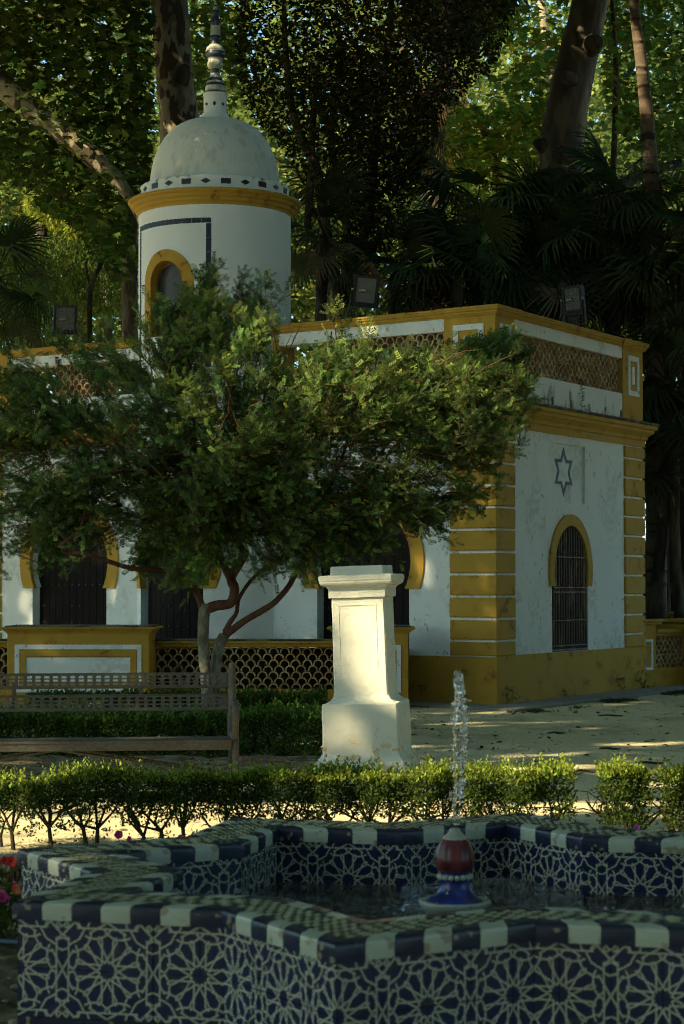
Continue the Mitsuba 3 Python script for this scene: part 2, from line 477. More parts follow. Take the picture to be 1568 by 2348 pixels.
scene['mat_water'] = {'type': 'bumpmap', 'arbitrary': proc(lambda p, n, uv: fbm(p.x * 9, p.y * 9, 0.0, 3) + 0.25 * noise(p.x * 40, p.y * 40), 3e-3), 'scale': 0.012, 'bsdf': {'type': 'dielectric', 'int_ior': 1.33}}
scene['mat_jet'] = {'type': 'dielectric', 'int_ior': 1.33}
# ================================================================ the ground
rng = np.random.default_rng(11)


def grid(x0, x1, nx, y0, y1, ny, z):
    X, Y = np.meshgrid(np.linspace(x0, x1, nx), np.linspace(y0, y1, ny))
    v = np.stack([X.ravel(), Y.ravel(), z(X.ravel(), Y.ravel())], 1)
    i, j = np.meshgrid(np.arange(nx - 1), np.arange(ny - 1))
    a = (j * nx + i).ravel()
    return TM(v, np.vstack([np.stack([a, a + 1, a + nx + 1], 1), np.stack([a, a + nx + 1, a + nx], 1)]))


flat = lambda x, y: x * 0
lump = lambda x, y: 0.035 * (mikit.meshkit.fbm(np.stack([x * 0.9, y * 0.9, x * 0], 1), 4) - 0.5)
outer = extrude(sbox(-260, -120, 260, 420).difference(sbox(-11.9, 4.2, 11.9, 33.9)), 0.01)
outer.apply_translation([0, 0, -0.045])
structure('ground', mikit.ply(cat(outer, grid(-12, 12, 130, 11.17, 34, 130, lump)), 'mat_sand', smooth=True))
clod = lambda x, y: -0.085 + 0.10 * (mikit.meshkit.fbm(np.stack([x * 5, y * 5, x * 0], 1), 4) - 0.5) + 0.02 * mikit.meshkit.noise(np.stack([x * 22, y * 22, x * 0], 1))
structure('flower_bed', mikit.ply(grid(-12, 12, 420, 4.1, 11.1, 160, clod), 'mat_soil', smooth=True))

structure('planting_bed', mikit.ply(grid(-7.5, -0.22, 150, 15.3, 23.6, 120, lambda x, y: 0.028 + 0.05 * (mikit.meshkit.fbm(np.stack([x * 4, y * 4, x * 0], 1), 4) - 0.5)), 'mat_soil', smooth=True))

# ================================================================ the pavilion
CO, DL, DR = np.array([1.8856, 24.6416]), np.array([-0.81202, 0.58364]), np.array([0.51312, 0.85832])


def pav(v):
    """Local (t along the front wall to the left, s along the side wall to the back, z) to the world."""
    return np.c_[CO[0] + v[:, 0] * DL[0] + v[:, 1] * DR[0], CO[1] + v[:, 0] * DL[1] + v[:, 1] * DR[1], v[:, 2]]


front = lambda poly, s0, s1: mapped(extrude(poly, s1 - s0), lambda v: pav(np.c_[v[:, 0], s0 + v[:, 2], v[:, 1]]))
side = lambda poly, t0, t1: mapped(extrude(poly, t1 - t0), lambda v: pav(np.c_[t0 + v[:, 2], v[:, 0], v[:, 1]]))
pbox = lambda t0, t1, s0, s1, z0, z1, b=0.006: mapped(bx(t0, t1, s0, s1, z0, z1, b), pav)
LT, LS = 9.15, 4.70


def arch(cx, half, z0, zc, a, b, n=40, cut=None):
    """An opening: a rectangle from z0 to cut, then an ellipse (a, b) about (cx, zc) down to cut."""
    cut = zc if cut is None else cut
    th = math.asin(max(-1, min(1, (cut - zc) / b)))
    ang = np.linspace(th, math.pi - th, n)
    head = [(cx + a * math.cos(q), zc + b * math.sin(q)) for q in ang]
    return Polygon([(cx - half, z0), (cx + half, z0), (cx + half, cut)] + head + [(cx - half, cut)]).buffer(0)


def arch_band(cx, a, b, zc, cut, w):
    th0, th1 = math.asin((cut - zc) / b), math.asin((cut - zc) / (b + w))
    inner = [(cx + a * math.cos(q), zc + b * math.sin(q)) for q in np.linspace(th0, math.pi - th0, 36)]
    outer = [(cx + (a + w) * math.cos(q), zc + (b + w) * math.sin(q)) for q in np.linspace(th1, math.pi - th1, 36)]
    return Polygon(outer + inner[::-1]).buffer(0)


D1, D3 = 2.0, 7.146
doors = [arch(c, 0.71, 0.0, 1.80, 0.76, 0.74, cut=1.45) for c in (D1, D3)]
win = arch(2.2, 0.56, 0.634, 1.68, 0.53, 0.597, cut=1.48)
pavilion = thing('garden_pavilion', 'white and ochre garden pavilion with quoined corners, pierced parapet and round domed tower', 'building')
wallf = sbox(0, 0, LT, 3.84).difference(shapely.union_all(doors).buffer(0.012))
wallr = sbox(0.35, 0, LS, 3.84).difference(win.buffer(0.008))
star_rec = sbox(1.69, 2.577, 2.70, 3.35)
part(pavilion, 'wall', mikit.ply(cat(front(wallf, 0, 0.35), side(wallr.difference(star_rec), 0, 0.35), side(star_rec, 0.035, 0.30), pbox(LT - 0.3, LT, 0.351, LS, 0, 3.84, 0), pbox(0.351, LT - 0.301, LS - 0.3, LS, 0, 3.84, 0),
                                 pbox(0.3, LT - 0.3, 0.3, LS - 0.3, 3.70, 3.80, 0)), 'mat_white'))

# plinth, quoins
PL = 0.03
for q in ((-PL, 1.285, -PL, -0.001, 0, 0.61), (-PL, -0.001, 0, LS + PL, 0, 0.622), (2.72, 3.5, -PL, -0.001, 0, 0.61), (5.55, 6.42, -PL, -0.001, 0, 0.61), (7.88, LT, -PL, -0.001, 0, 0.61)):
    part(pavilion, 'plinth', mikit.ply(pbox(*q), 'mat_yellow'))
joints = [0.625, 0.805, 1.079, 1.353, 1.628, 1.905, 2.180, 2.454, 2.728, 3.002, 3.276, 3.46]
for i in range(len(joints) - 1):
    z0, z1 = joints[i] + (0.016 if i else 0), joints[i + 1] - 0.012 - (0.004 if i % 3 == 1 else 0)
    j = rng.uniform(-0.006, 0.006, 4)
    part(pavilion, 'quoin', mikit.ply(cat(pbox(-PL, 0.657 + j[0], -PL, 0.02, z0, z1 - 0.002, 0.010), pbox(-PL - 0.001, 0.02, -PL - 0.001, 0.505 + j[1], z0, z1, 0.010)), 'mat_yellow'))
    part(pavilion, 'quoin', mikit.ply(pbox(-PL, 0.02, 4.02 + j[2], LS + PL, z0, z1, 0.010), 'mat_yellow'))
    part(pavilion, 'quoin', mikit.ply(pbox(8.5 + j[3], LT + PL, -PL, 0.02, z0, z1, 0.010), 'mat_yellow'))


def ring(profile, off=0.0, t0=0, t1=LT, s0=0, s1=LS):
    """A moulding that runs round a rectangle of the plan: profile of (projection, z), closed loop."""
    pr = np.array(profile)
    v = []
    for o, z in pr:
        o += off
        v += [(t0 - o, s0 - o, z), (t1 + o, s0 - o, z), (t1 + o, s1 + o, z), (t0 - o, s1 + o, z)]
    f = []
    n = len(pr)
    for i in range(n):
        k = (i + 1) % n
        for j in range(4):
            q = (j + 1) % 4
            f += [[i * 4 + j, i * 4 + q, k * 4 + q], [i * 4 + j, k * 4 + q, k * 4 + j]]
    return mapped(TM(v, f), pav)


part(pavilion, 'cornice', mikit.ply(ring([(-0.2, 3.462), (0.032, 3.462), (0.034, 3.545), (0.055, 3.56), (0.062, 3.60), (0.10, 3.635), (0.135, 3.665), (0.14, 3.70), (0.172, 3.712), (0.182, 3.76), (-0.2, 3.762)]), 'mat_yellow', smooth=25))
part(pavilion, 'cornice_slab', mikit.ply(ring([(-0.25, 3.764), (0.195, 3.764), (0.205, 3.778), (0.20, 3.798), (-0.25, 3.815)]), 'mat_slab'), 'dark weathered top slab of the lower cornice')
TOPP = [(-0.30, 4.832), (0.012, 4.832), (0.02, 4.848), (0.034, 4.858), (0.036, 4.878), (0.055, 4.892), (0.058, 4.915), (0.066, 4.922), (0.064, 4.944), (-0.30, 4.95)]
part(pavilion, 'parapet_cornice', mikit.ply(ring(TOPP), 'mat_yellow', smooth=25))


def capblock(t0, t1, s0, s1):
    return ring([(o + 0.022 if o > -0.1 else -0.05, z + 0.003) for o, z in TOPP], 0, t0, t1, s0, s1)


def nested_panel(make):
    """The white frame, the ochre frame inside it and the white middle of a parapet pillar; make(a0, a1, z0, z1, depth)."""
    return make


# parapet pillars with nested panels: the pillar, a white frame band and a white middle
def frame_poly(a0, a1, z0, z1, w):
    return sbox(a0, z0, a1, z1).difference(sbox(a0 + w, z0 + w, a1 - w, z1 - w))


pil = part(pavilion, 'parapet_pillar', mikit.ply(cat(pbox(-0.012, 0.744, -0.012, 0.524, 3.80, 4.84), capblock(0, 0.744, 0, 0.524)), 'mat_yellow', smooth=25))
for poly, s in ((frame_poly(0.155, 0.60, 4.17, 4.735, 0.072), -0.026), (sbox(0.31, 4.335, 0.445, 4.585), -0.018)):
    part(pil, 'panel_band', mikit.ply(front(poly, s, -0.008), 'mat_white'))
for poly, s in ((frame_poly(0.10, 0.41, 4.17, 4.735, 0.062), -0.026), (sbox(0.21, 4.335, 0.30, 4.585), -0.018)):
    part(pil, 'panel_band', mikit.ply(side(poly, s, -0.008), 'mat_white'))
pil = part(pavilion, 'parapet_pillar', mikit.ply(cat(pbox(-0.012, 0.5, 3.985, LS + 0.012, 3.80, 4.84), capblock(0, 0.5, 3.985, LS)), 'mat_yellow', smooth=25))
for poly, s in ((frame_poly(4.16, 4.55, 4.17, 4.735, 0.07), -0.026), (sbox(4.31, 4.335, 4.40, 4.585), -0.018)):
    part(pil, 'panel_band', mikit.ply(side(poly, s, -0.008), 'mat_white'))
for t0, t1 in ((3.36, 3.54), (5.35, 5.53), (8.4, LT + 0.012)):
    part(pavilion, 'parapet_pillar', mikit.ply(pbox(t0, t1, -0.012, 0.4, 3.80, 4.84), 'mat_yellow'))
for q in ((0.744, 3.36, 0.0, 0.22, 4.672, 4.835), (5.53, 8.4, 0.0, 0.22, 4.672, 4.835), (0.0, 0.22, 0.524, 3.985, 4.672, 4.835)):
    part(pavilion, 'parapet_band', mikit.ply(pbox(*q, 0.004), 'mat_white'))
low = sbox(0.524, 3.80, 3.985, 4.178)
scup = [sbox(s, 3.83, s + 0.07, 3.945) for s in (1.05, 1.64, 2.22, 2.80, 3.36, 3.90)]
for m in (pbox(0.744, 3.36, 0.0, 0.22, 3.80, 4.178, 0.004), pbox(5.53, 8.4, 0.0, 0.22, 3.80, 4.178, 0.004), side(low.difference(shapely.union_all(scup)), 0.0, 0.22)):
    part(pavilion, 'parapet_band', mikit.ply(m, 'mat_parapet'), 'mould-streaked white band below the lattice')


def lattice_mesh(r=0.0625, w=0.0165, leg=0.009, depth=0.13, n=9):
    """One clay tile of the pierced wall: an arch on two short legs, seen end-on (a across, z up, depth back)."""
    a = np.linspace(math.pi, 0, n)
    o = np.c_[np.cos(a), np.sin(a)]
    outer = np.vstack([[-r, -leg], o * r, [r, -leg]])
    inner = np.vstack([[-(r - w), -leg], o * (r - w), [r - w, -leg]])
    k = len(outer)
    v = []
    for d in (0.0, depth):
        v += [(x, d, z) for x, z in outer] + [(x, d, z) for x, z in inner]
    f = []
    for i in range(k - 1):
        f += [[i, i + 1, k + i + 1], [i, k + i + 1, k + i], [i, 2 * k + i + 1, i + 1], [i, 2 * k + i, 2 * k + i + 1],
              [k + i, k + i + 1, 3 * k + i + 1], [k + i, 3 * k + i + 1, 3 * k + i]]
    return TM(v, f)


LAT = lattice_mesh()
LATV, LATF = np.asarray(LAT.vertices), np.asarray(LAT.faces)


def lattice(owner, a0, a1, z0, z1, place, pitch=0.144, row=0.0705, shrink=1.0):
    """Rows of arched tiles between a0 and a1; each tile is an entry. place(v) maps (a, depth, z) to the world."""
    r = 0
    while z0 + r * row + 0.03 < z1:
        n = int(round((a1 - a0) / pitch))
        p = (a1 - a0) / n
        for k in range(n + (r % 2)):
            c = a0 + p * (k + (0.0 if r % 2 else 0.5))
            v = LATV * [shrink, 1, shrink] + [c + rng.normal(0, 0.0025), rng.normal(0, 0.004), z0 + row * r + 0.010 + rng.normal(0, 0.0016)]
            v[:, 0] = np.clip(v[:, 0], a0 + 0.001, a1 - 0.001)
            if r == 0:
                v[:, 2] = np.maximum(v[:, 2], z0 + 0.001)
            part(owner, 'lattice_tile', mikit.ply(TM(place(v), LATF), 'mat_terracotta', smooth=40))
        r += 1


lattice(pavilion, 0.526, 3.983, 4.180, 4.672, lambda v: pav(np.c_[v[:, 1] + 0.045, v[:, 0], v[:, 2]]), 0.144, 0.0700)
lattice(pavilion, 0.746, 2.75, 4.180, 4.672, lambda v: pav(np.c_[v[:, 0], v[:, 1] + 0.045, v[:, 2]]), 0.150, 0.0705)
lattice(pavilion, 6.35, 7.5, 4.180, 4.672, lambda v: pav(np.c_[v[:, 0], v[:, 1] + 0.045, v[:, 2]]), 0.150, 0.0705)

# doors of the front, their ochre surrounds, planks and studs
STUD = trimesh.creation.icosphere(subdivisions=1, radius=0.02)


def door(cx, wide, planks, name_label, frontal):
    d = part(pavilion, 'door', mikit.ply(frontal(sbox(cx - wide, 0, cx + wide, 2.6), 0.20, 0.23), 'mat_door'), name_label)
    w = 2 * wide / planks
    for k in range(planks):
        x0 = cx - wide + k * w
        part(d, 'plank', mikit.ply(frontal(sbox(x0 + 0.004, 0, x0 + w - 0.004, 2.6), 0.165, 0.198), 'mat_door'))
    for z in (0.95, 1.19, 1.50, 1.88):
        for k in range(planks if z in (1.50,) else 4):
            x = cx - wide + (k + 0.5) * w if z in (1.50,) else cx + (-0.86, -0.1, 0.1, 0.86)[k] * (wide - 0.06)
            part(d, 'stud', mikit.ply(mapped(TM(np.asarray(STUD.vertices) * [1, 0.6, 1] + [x, 0.162, z], STUD.faces), lambda v: pav(np.c_[v[:, 0], v[:, 1], v[:, 2]])), 'mat_stud', smooth=True))
    return d


door(D1, 0.80, 12, 'dark studded plank door behind the pedestal', front)
door(D3, 0.80, 12, 'dark studded plank door at the left', front)
for c in (D1, D3):
    part(pavilion, 'door_surround', mikit.ply(front(arch_band(c, 0.76, 0.74, 1.80, 1.45, 0.20), -0.03, 0.04), 'mat_yellow'))
# recessed blank panels over the left door show as a thin raised frame
part(pavilion, 'wall_panel', mikit.ply(front(frame_poly(6.55, 7.75, 2.78, 3.30, 0.03), -0.015, 0.005), 'mat_white'))

# barred window of the side wall
part(pavilion, 'window_surround', mikit.ply(side(arch_band(2.2, 0.53, 0.597, 1.68, 1.48, 0.15), -0.03, 0.30), 'mat_yellow'))
wn = part(pavilion, 'window', mikit.ply(side(win.buffer(0.02), 0.22, 0.25), 'mat_shutter'), 'tall arched window behind iron bars')
for k in range(7):
    s0 = 1.655 + k * 0.158
    part(wn, 'shutter_board', mikit.ply(pbox(0.035, 0.055, s0, s0 + 0.146, 0.64, 2.27, 0.004), 'mat_shutter'))
for k in range(14):
    s0 = 1.68 + k * 0.08
    dz = 1.0 - ((s0 - 2.2) / 0.56) ** 2
    top = 1.68 + 0.58 * math.sqrt(max(dz, 0.02))
    q = pav(np.array([[0.006, s0, 0.655], [0.006, s0, top]]))
    bar = part(wn, 'bar', mikit.ply(tube(q, 0.0155, 8), 'mat_bars', smooth=50))
for z, h in ((0.70, 0.54), (1.03, 0.54), (1.40, 0.54), (1.46, 0.53), (1.86, 0.47)):
    q = pav(np.array([[0.006, 2.2 - h, z], [0.006, 2.2 + h, z]]))
    part(wn, 'crossbar', mikit.ply(tube(q, 0.012, 8), 'mat_bars', smooth=50))
part(wn, 'sill', mikit.ply(pbox(0.004, 0.20, 1.645, 2.755, 0.634, 0.66, 0.003), 'mat_bars'))
# six-pointed star laid in blue lines in its shallow panel
pts = []
for k in range(12):
    a = math.pi / 2 - k * math.pi / 6
    r = 1.0 if k % 2 == 0 else 0.577
    pts.append((2.075 + 0.30 * r * math.cos(a), 2.985 + 0.312 * r * math.sin(a)))
star = Polygon(pts)
part(pavilion, 'star_inlay', mikit.ply(side(star.buffer(0.008, join_style=2).difference(star.buffer(-0.034, join_style=2)), 0.027, 0.045), 'mat_blue_line'), 'six-pointed star outlined in dark blue in a square panel')

# ---------------------------------------------------------------- the tower (a part of the pavilion)
TC = CO + 4.444 * DL
TCX, TCY, TR = TC[0] - 0.015, TC[1] + 0.06, 1.038
FA = math.atan2(-0.812, -0.5836)            # the tower's windows face as the front wall does
fx, fy = np.array([math.cos(FA), math.sin(FA)]), np.array([-math.sin(FA), math.cos(FA)])


def cutter(poly, r0=0.3, r1=1.6):
    """A prism over a polygon (a to the right as seen from outside, z) that runs out from the tower's axis."""
    m = extrude(poly, r1 - r0)
    return man(mapped(m, lambda v: np.c_[TCX + (r0 + v[:, 2]) * fx[0] + v[:, 0] * fy[0], TCY + (r0 + v[:, 2]) * fx[1] + v[:, 0] * fy[1], v[:, 1]]))


def shell(r0, r1, z0, z1, n=128):
    return m3.Manifold.cylinder(z1 - z0, r1, r1, n).translate([TCX, TCY, z0]) - m3.Manifold.cylinder(z1 - z0 + 0.02, r0, r0, n).translate([TCX, TCY, z0 - 0.01])


twin = arch(0, 0.272, 4.80, 5.50, 0.272, 0.29)
tdoor = arch(0, 0.53, 0.0, 1.72, 0.57, 0.57, cut=1.45)
wall = shell(0.80, TR, 0, 6.56) - cutter(twin.buffer(0.01)) - cutter(tdoor.buffer(0.01))
tower = part(pavilion, 'tower', mikit.ply(unman(wall), 'mat_white_clean', smooth=30), 'round white tower with an arched window and a dome')
part(tower, 'window_surround', mikit.ply(unman(shell(0.86, TR + 0.016, 4.6, 6.2) ^ cutter(arch(0, 0.42, 4.80, 5.50, 0.42, 0.44).difference(twin))), 'mat_yellow', smooth=30))
part(tower, 'door_surround', mikit.ply(unman(shell(0.95, TR + 0.022, 1.0, 3.0) ^ cutter(arch_band(0, 0.57, 0.57, 1.72, 1.45, 0.16))), 'mat_yellow', smooth=30))
part(tower, 'window_frame', mikit.ply(unman(shell(0.885, 0.925, 4.7, 6.0) ^ cutter(twin.difference(arch(0, 0.23, 4.85, 5.50, 0.23, 0.25)))), 'mat_bars', smooth=30))
part(tower, 'window_pane', mikit.ply(unman(shell(0.895, 0.905, 4.8, 5.9) ^ cutter(arch(0, 0.235, 4.84, 5.50, 0.235, 0.255))), mat('dusty_glass', (0.035, 0.030, 0.028), 0.4, 0.3), smooth=30))
part(tower, 'door_leaf', mikit.ply(unman(shell(0.84, 0.88, 0.02, 2.4) ^ cutter(tdoor.buffer(0.03))), 'mat_door', smooth=30))
for k in range(9):
    x0 = -0.53 + k * 0.118
    part(tower, 'door_plank', mikit.ply(unman(shell(0.88, 0.915, 0.02, 2.35) ^ cutter(sbox(x0 + 0.004, 0.02, x0 + 0.114, 2.35))), 'mat_door'))
for z in (0.95, 1.22, 1.55):
    for k in range(7):
        x = -0.42 + 0.14 * k
        if z == 1.22 and k not in (0, 2, 3, 6):
            continue
        rr = math.sqrt(0.918 ** 2 - x * x)
        part(tower, 'door_stud', mikit.ply(TM(np.asarray(STUD.vertices) + [TCX + rr * fx[0] + x * fy[0], TCY + rr * fx[1] + x * fy[1], z], STUD.faces), 'mat_stud', smooth=True))
# the line of blue tiles round the window


def wedge(a0, a1, z0, z1, r0, r1, n=3):
    a = np.linspace(a0, a1, n)
    v = [(TCX + r * math.cos(FA + q), TCY + r * math.sin(FA + q), z) for q in a for r, z in ((r0, z0), (r1, z0), (r1, z1), (r0, z1))]
    f = []
    for i in range(n - 1):
        for j in range(4):
            k = (j + 1) % 4
            f += [[i * 4 + j, i * 4 + k, i * 4 + 4 + k], [i * 4 + j, i * 4 + 4 + k, i * 4 + 4 + j]]
    f += [[0, 2, 1], [0, 3, 2], [n * 4 - 4, n * 4 - 3, n * 4 - 2], [n * 4 - 4, n * 4 - 2, n * 4 - 1]]
    return outward(TM(v, f))


A0, A1, ZT = -0.64, 0.64, 6.33
for k in range(10):
    a = A0 + (A1 - A0) * k / 10
    part(tower, 'frame_tile', mikit.ply(wedge(a + 0.002, a + 0.126, ZT - 0.068, ZT, TR - 0.02, TR + 0.003 + rng.uniform(0, 0.003)), 'mat_frame_tile'))
for a0, a1 in ((A0, A0 + 0.066), (A1 - 0.066, A1)):
    for k in range(10):
        part(tower, 'frame_tile', mikit.ply(wedge(a0, a1, ZT - 0.071 - 0.19 * (k + 1), ZT - 0.074 - 0.19 * k, TR - 0.02, TR + 0.003 + rng.uniform(0, 0.003), 2), 'mat_frame_tile'))
ctr = (TCX, TCY, 0)
part(tower, 'cornice', mikit.ply(lathe([(0.8, 6.50), (TR + 0.004, 6.51), (1.05, 6.545), (1.085, 6.565), (1.09, 6.595), (1.13, 6.62), (1.14, 6.65), (1.175, 6.668), (1.188, 6.69), (1.18, 6.712), (0.8, 6.75)], 96, ctr), 'mat_yellow', smooth=25))
drum = part(tower, 'drum', mikit.ply(lathe([(0.7, 6.74), (1.018, 6.74), (1.02, 6.90), (1.006, 6.912), (0.7, 6.93)], 96, ctr), mat('drum_white', proc(lambda p, n, uv: mix(mix((0.60, 0.61, 0.56), (0.68, 0.69, 0.64), fbm(p.x * 2, p.y * 2, p.z * 2, 3)), (0.13, 0.12, 0.09), smoothstep(0.52, 0.66, fbm(p.x * 17, p.y * 17, p.z * 3, 3)) * smoothstep(0.06, 0.0, 6.935 - p.z + 0.09 * (fbm(p.x * 17, p.y * 17, 0.0, 3) - 0.75)) * 0.8)), 0.85, 0.2, grain, 0.004), smooth=25))
for k in range(24):
    a = FA + math.radians(15 * k + 2.4)
    hw, hh = (0.066, 0.036) if k % 2 else (0.07, 0.036)
    poly = sbox(-hw, 6.825 - hh, hw, 6.825 + hh) if k % 2 else Polygon([(-hw, 6.825), (0, 6.825 - hh), (hw, 6.825), (0, 6.825 + hh)])
    m = extrude(poly, 0.02)
    q = np.asarray(m.vertices)
    ca, sa = math.cos(a), math.sin(a)
    rad = 1.005 + q[:, 2] - q[:, 0] ** 2 * 0.4
    part(tower, 'medallion', mikit.ply(outward(TM(np.c_[TCX + rad * ca - q[:, 0] * sa, TCY + rad * sa + q[:, 0] * ca, q[:, 1]], m.faces)), 'mat_frame_tile'))
dome = [(0.7, 6.90)] + [(0.19 + (0.888 - 0.19) * math.cos(q) ** 0.9 if q < 1.55 else 0.19, 6.925 + 0.925 * math.sin(q)) for q in np.linspace(0, math.pi / 2, 26)] + [(0.1, 7.85)]
part(tower, 'dome', mikit.ply(lathe(dome, 96, ctr), mat('dome_white', proc(lambda p, n, uv: mix(mix((0.52, 0.52, 0.45), (0.62, 0.62, 0.56), fbm(p.x * 2.2, p.y * 2.2, p.z * 1.4, 4)), (0.40, 0.39, 0.33), smoothstep(0.50, 0.75, fbm(p.x * 13, p.y * 13, p.z * 5, 4)) * 0.6)), 0.9, 0.15, grain, 0.005), smooth=40))
FIN = 0.001627
fz = lambda y: 1.5 + (1340 - 0.2741 * y) * 0.005935
part(tower, 'neck', mikit.ply(lathe([(0.12, 7.80), (0.188, 7.80), (0.187, 7.925), (0.176, 7.945), (0.158, 7.95), (0.158, 8.185), (0.166, 8.19), (0.166, 8.222), (0.12, 8.225)], 40, ctr), 'mat_white', smooth=30))
for k in range(8):
    a = FA + 0.62 + k * math.pi / 4
    r = 0.021 if k % 2 else 0.032
    poly = Polygon([(0.021 * math.cos(q), 8.06 + r * math.sin(q)) for q in np.arange(12) * math.pi / 6]) if k % 2 else Polygon([(-0.024, 8.06), (0, 8.02), (0.024, 8.06), (0, 8.10)])
    m = extrude(poly, 0.012)
    q = np.asarray(m.vertices)
    rad = 0.149 + q[:, 2]
    part(tower, 'neck_inlay', mikit.ply(outward(TM(np.c_[TCX + rad * math.cos(a) - q[:, 0] * math.sin(a), TCY + rad * math.sin(a) + q[:, 0] * math.cos(a), q[:, 1]], m.faces)), 'mat_frame_tile'))
fin = [(735, 86, 'c'), (692, 82, 'b'), (668, 75, 'c'), (650, 68, 'b'), (622, 57, 'c'), (598, 44, 'c'), (582, 38, 'b'), (545, 44, 'c'), (525, 64, 'c'), (500, 68, 'c'), (470, 60, 'c'), (455, 68, 'b'), (430, 86, 'b'), (400, 84, 'c'),
       (370, 74, 'c'), (340, 50, 'b'), (310, 40, 'b'), (298, 48, 'b'), (278, 52, 'b'), (262, 43, 'c'), (178, 40, 'b'), (165, 44, 'b'), (140, 43, 'b'), (110, 34, 'b'), (96, 28, 'b'), (82, 35, 'b'), (62, 37, 'b'), (44, 31, 'c'),
       (34, 22, 'c'), (10, 15, 'b'), (0, 13, 'c'), (-40, 6, 'c'), (-60, 1, 'c')]
i = 0
while i < len(fin) - 1:
    j = i
    while j < len(fin) - 1 and fin[j][2] == fin[i][2]:
        j += 1
    seg = [(max(r * FIN, 0.004), fz(y)) for y, r, _ in fin[i:j + 1]]
    sp = smooth_path(np.c_[[s[0] for s in seg], [s[1] for s in seg], np.zeros(len(seg))], 4) if len(seg) > 2 else np.array([(s[0], s[1], 0) for s in seg])
    seg = [(0.003, seg[0][1])] + [(max(s[0], 0.003), s[1]) for s in sp] + [(0.003, seg[-1][1])]
    part(tower, 'finial_ring', mikit.ply(lathe(seg, 32, ctr), 'mat_spire_blue' if fin[i][2] == 'b' else 'mat_spire_cream', smooth=35))
    i = j

# pavement along the pavilion's side
pv = [(-0.02, 1.9), (-0.75, 1.9), (-0.75, -0.75), (0.7, -0.62)]
structure('pavement', mikit.ply(cat(mapped(bx(-0.62, -0.032, -0.62, 6.6, -0.02, 0.035, 0.01), pav), mapped(bx(-0.030, 1.25, -0.62, -0.032, -0.02, 0.034, 0.01), pav)), 'mat_paving'))
# ================================================================ the low terrace in front, with pierced parapet
terrace = thing('terrace_wall', 'low ochre terrace wall with panelled piers and pierced clay lattice in front of the pavilion', 'wall')
TA = math.radians(1.2)


def ter(v):
    """Local (a to the right, d back from the piers' face, z) to the world."""
    return np.c_[0.80 + v[:, 0] * math.cos(TA) + v[:, 1] * math.sin(TA), 24.2 - v[:, 0] * math.sin(TA) + v[:, 1] * math.cos(TA), v[:, 2]]


tbox = lambda a0, a1, d0, d1, z0, z1, b=0.006: mapped(bx(a0, a1, d0, d1, z0, z1, b), ter)


def pier_cap(a0, a1, d0, d1, z, o=0.085, h=0.075):
    pr = [(-0.05, z - h), (0.012, z - h), (0.02, z - h * 0.72), (o * 0.45, z - h * 0.6), (o * 0.5, z - h * 0.42), (o * 0.9, z - h * 0.3), (o, z - h * 0.12), (o * 0.93, z), (-0.05, z)]
    v, f = [], []
    for p, q in pr:
        v += [(a0 - p, d0 - p, q), (a1 + p, d0 - p, q), (a1 + p, d1 + p, q), (a0 - p, d1 + p, q)]
    n = len(pr)
    for i in range(n - 1):
        for j in range(4):
            k = (j + 1) % 4
            f += [[i * 4 + j, i * 4 + k, i * 4 + 4 + k], [i * 4 + j, i * 4 + 4 + k, i * 4 + 4 + j]]
    f += [[0, 2, 1], [0, 3, 2], [n * 4 - 4, n * 4 - 3, n * 4 - 2], [n * 4 - 4, n * 4 - 2, n * 4 - 1]]
    return mapped(TM(v, f), ter)


tfront = lambda poly, d0, d1: mapped(extrude(poly, d1 - d0), lambda v: ter(np.c_[v[:, 0], d0 + v[:, 2], v[:, 1]]))
for a0, a1 in ((-4.85, -3.13), (-0.90, 0.0)):
    p = part(terrace, 'pier', mikit.ply(cat(tbox(a0, a1, 0, 0.75, 0, 0.935), pier_cap(a0, a1, 0, 0.75, 0.985)), 'mat_yellow', smooth=25))
    part(p, 'cap_slab', mikit.ply(tbox(a0 - 0.03, a1 + 0.03, -0.02, 0.78, 0.986, 1.002, 0.004), 'mat_slab'))
    part(p, 'panel_band', mikit.ply(tfront(frame_poly(a0 + 0.095, a1 - 0.09, 0.20, 0.775, 0.055), -0.016, 0.005), 'mat_white'))
    part(p, 'panel', mikit.ply(tfront(sbox(a0 + 0.225, 0.32, a1 - 0.22, 0.62), -0.004, 0.004), 'mat_white'))
    part(p, 'panel_border', mikit.ply(tfront(frame_poly(a0 + 0.155, a1 - 0.15, 0.255, 0.715, 0.075), -0.024, 0.004), 'mat_yellow'))
for a0, a1 in ((-3.128, -0.902), (-7.2, -4.852)):
    b = part(terrace, 'parapet', mikit.ply(cat(tbox(a0, a1, 0.70, 0.95, 0, 0.205, 0), tbox(a0, a1, 0.66, 0.99, 0.725, 0.74), tbox(a0, a1, 0.645, 0.99, 0.74, 0.768), tbox(a0, a1, 0.62, 1.0, 0.77, 0.80, 0.013)), 'mat_yellow', smooth=25))
    part(terrace, 'coping_slab', mikit.ply(tbox(a0, a1, 0.64, 0.98, 0.801, 0.822, 0.004), 'mat_slab'))
lattice(terrace, -3.126, -0.904, 0.206, 0.724, lambda v: ter(np.c_[v[:, 0], v[:, 1] + 0.72, v[:, 2]]), 0.141, 0.0738, 1.0)
lattice(terrace, -5.45, -4.854, 0.206, 0.724, lambda v: ter(np.c_[v[:, 0], v[:, 1] + 0.72, v[:, 2]]), 0.141, 0.0738, 1.0)

part(terrace, 'earth_fill', mikit.ply(cat(tbox(-7.1, -0.05, 0.96, 1.3, 0, 0.70, 0)), 'mat_soil'), 'added dark backing that stands for the shade behind the lattice')  # dark block added so the lattice holes look shaded

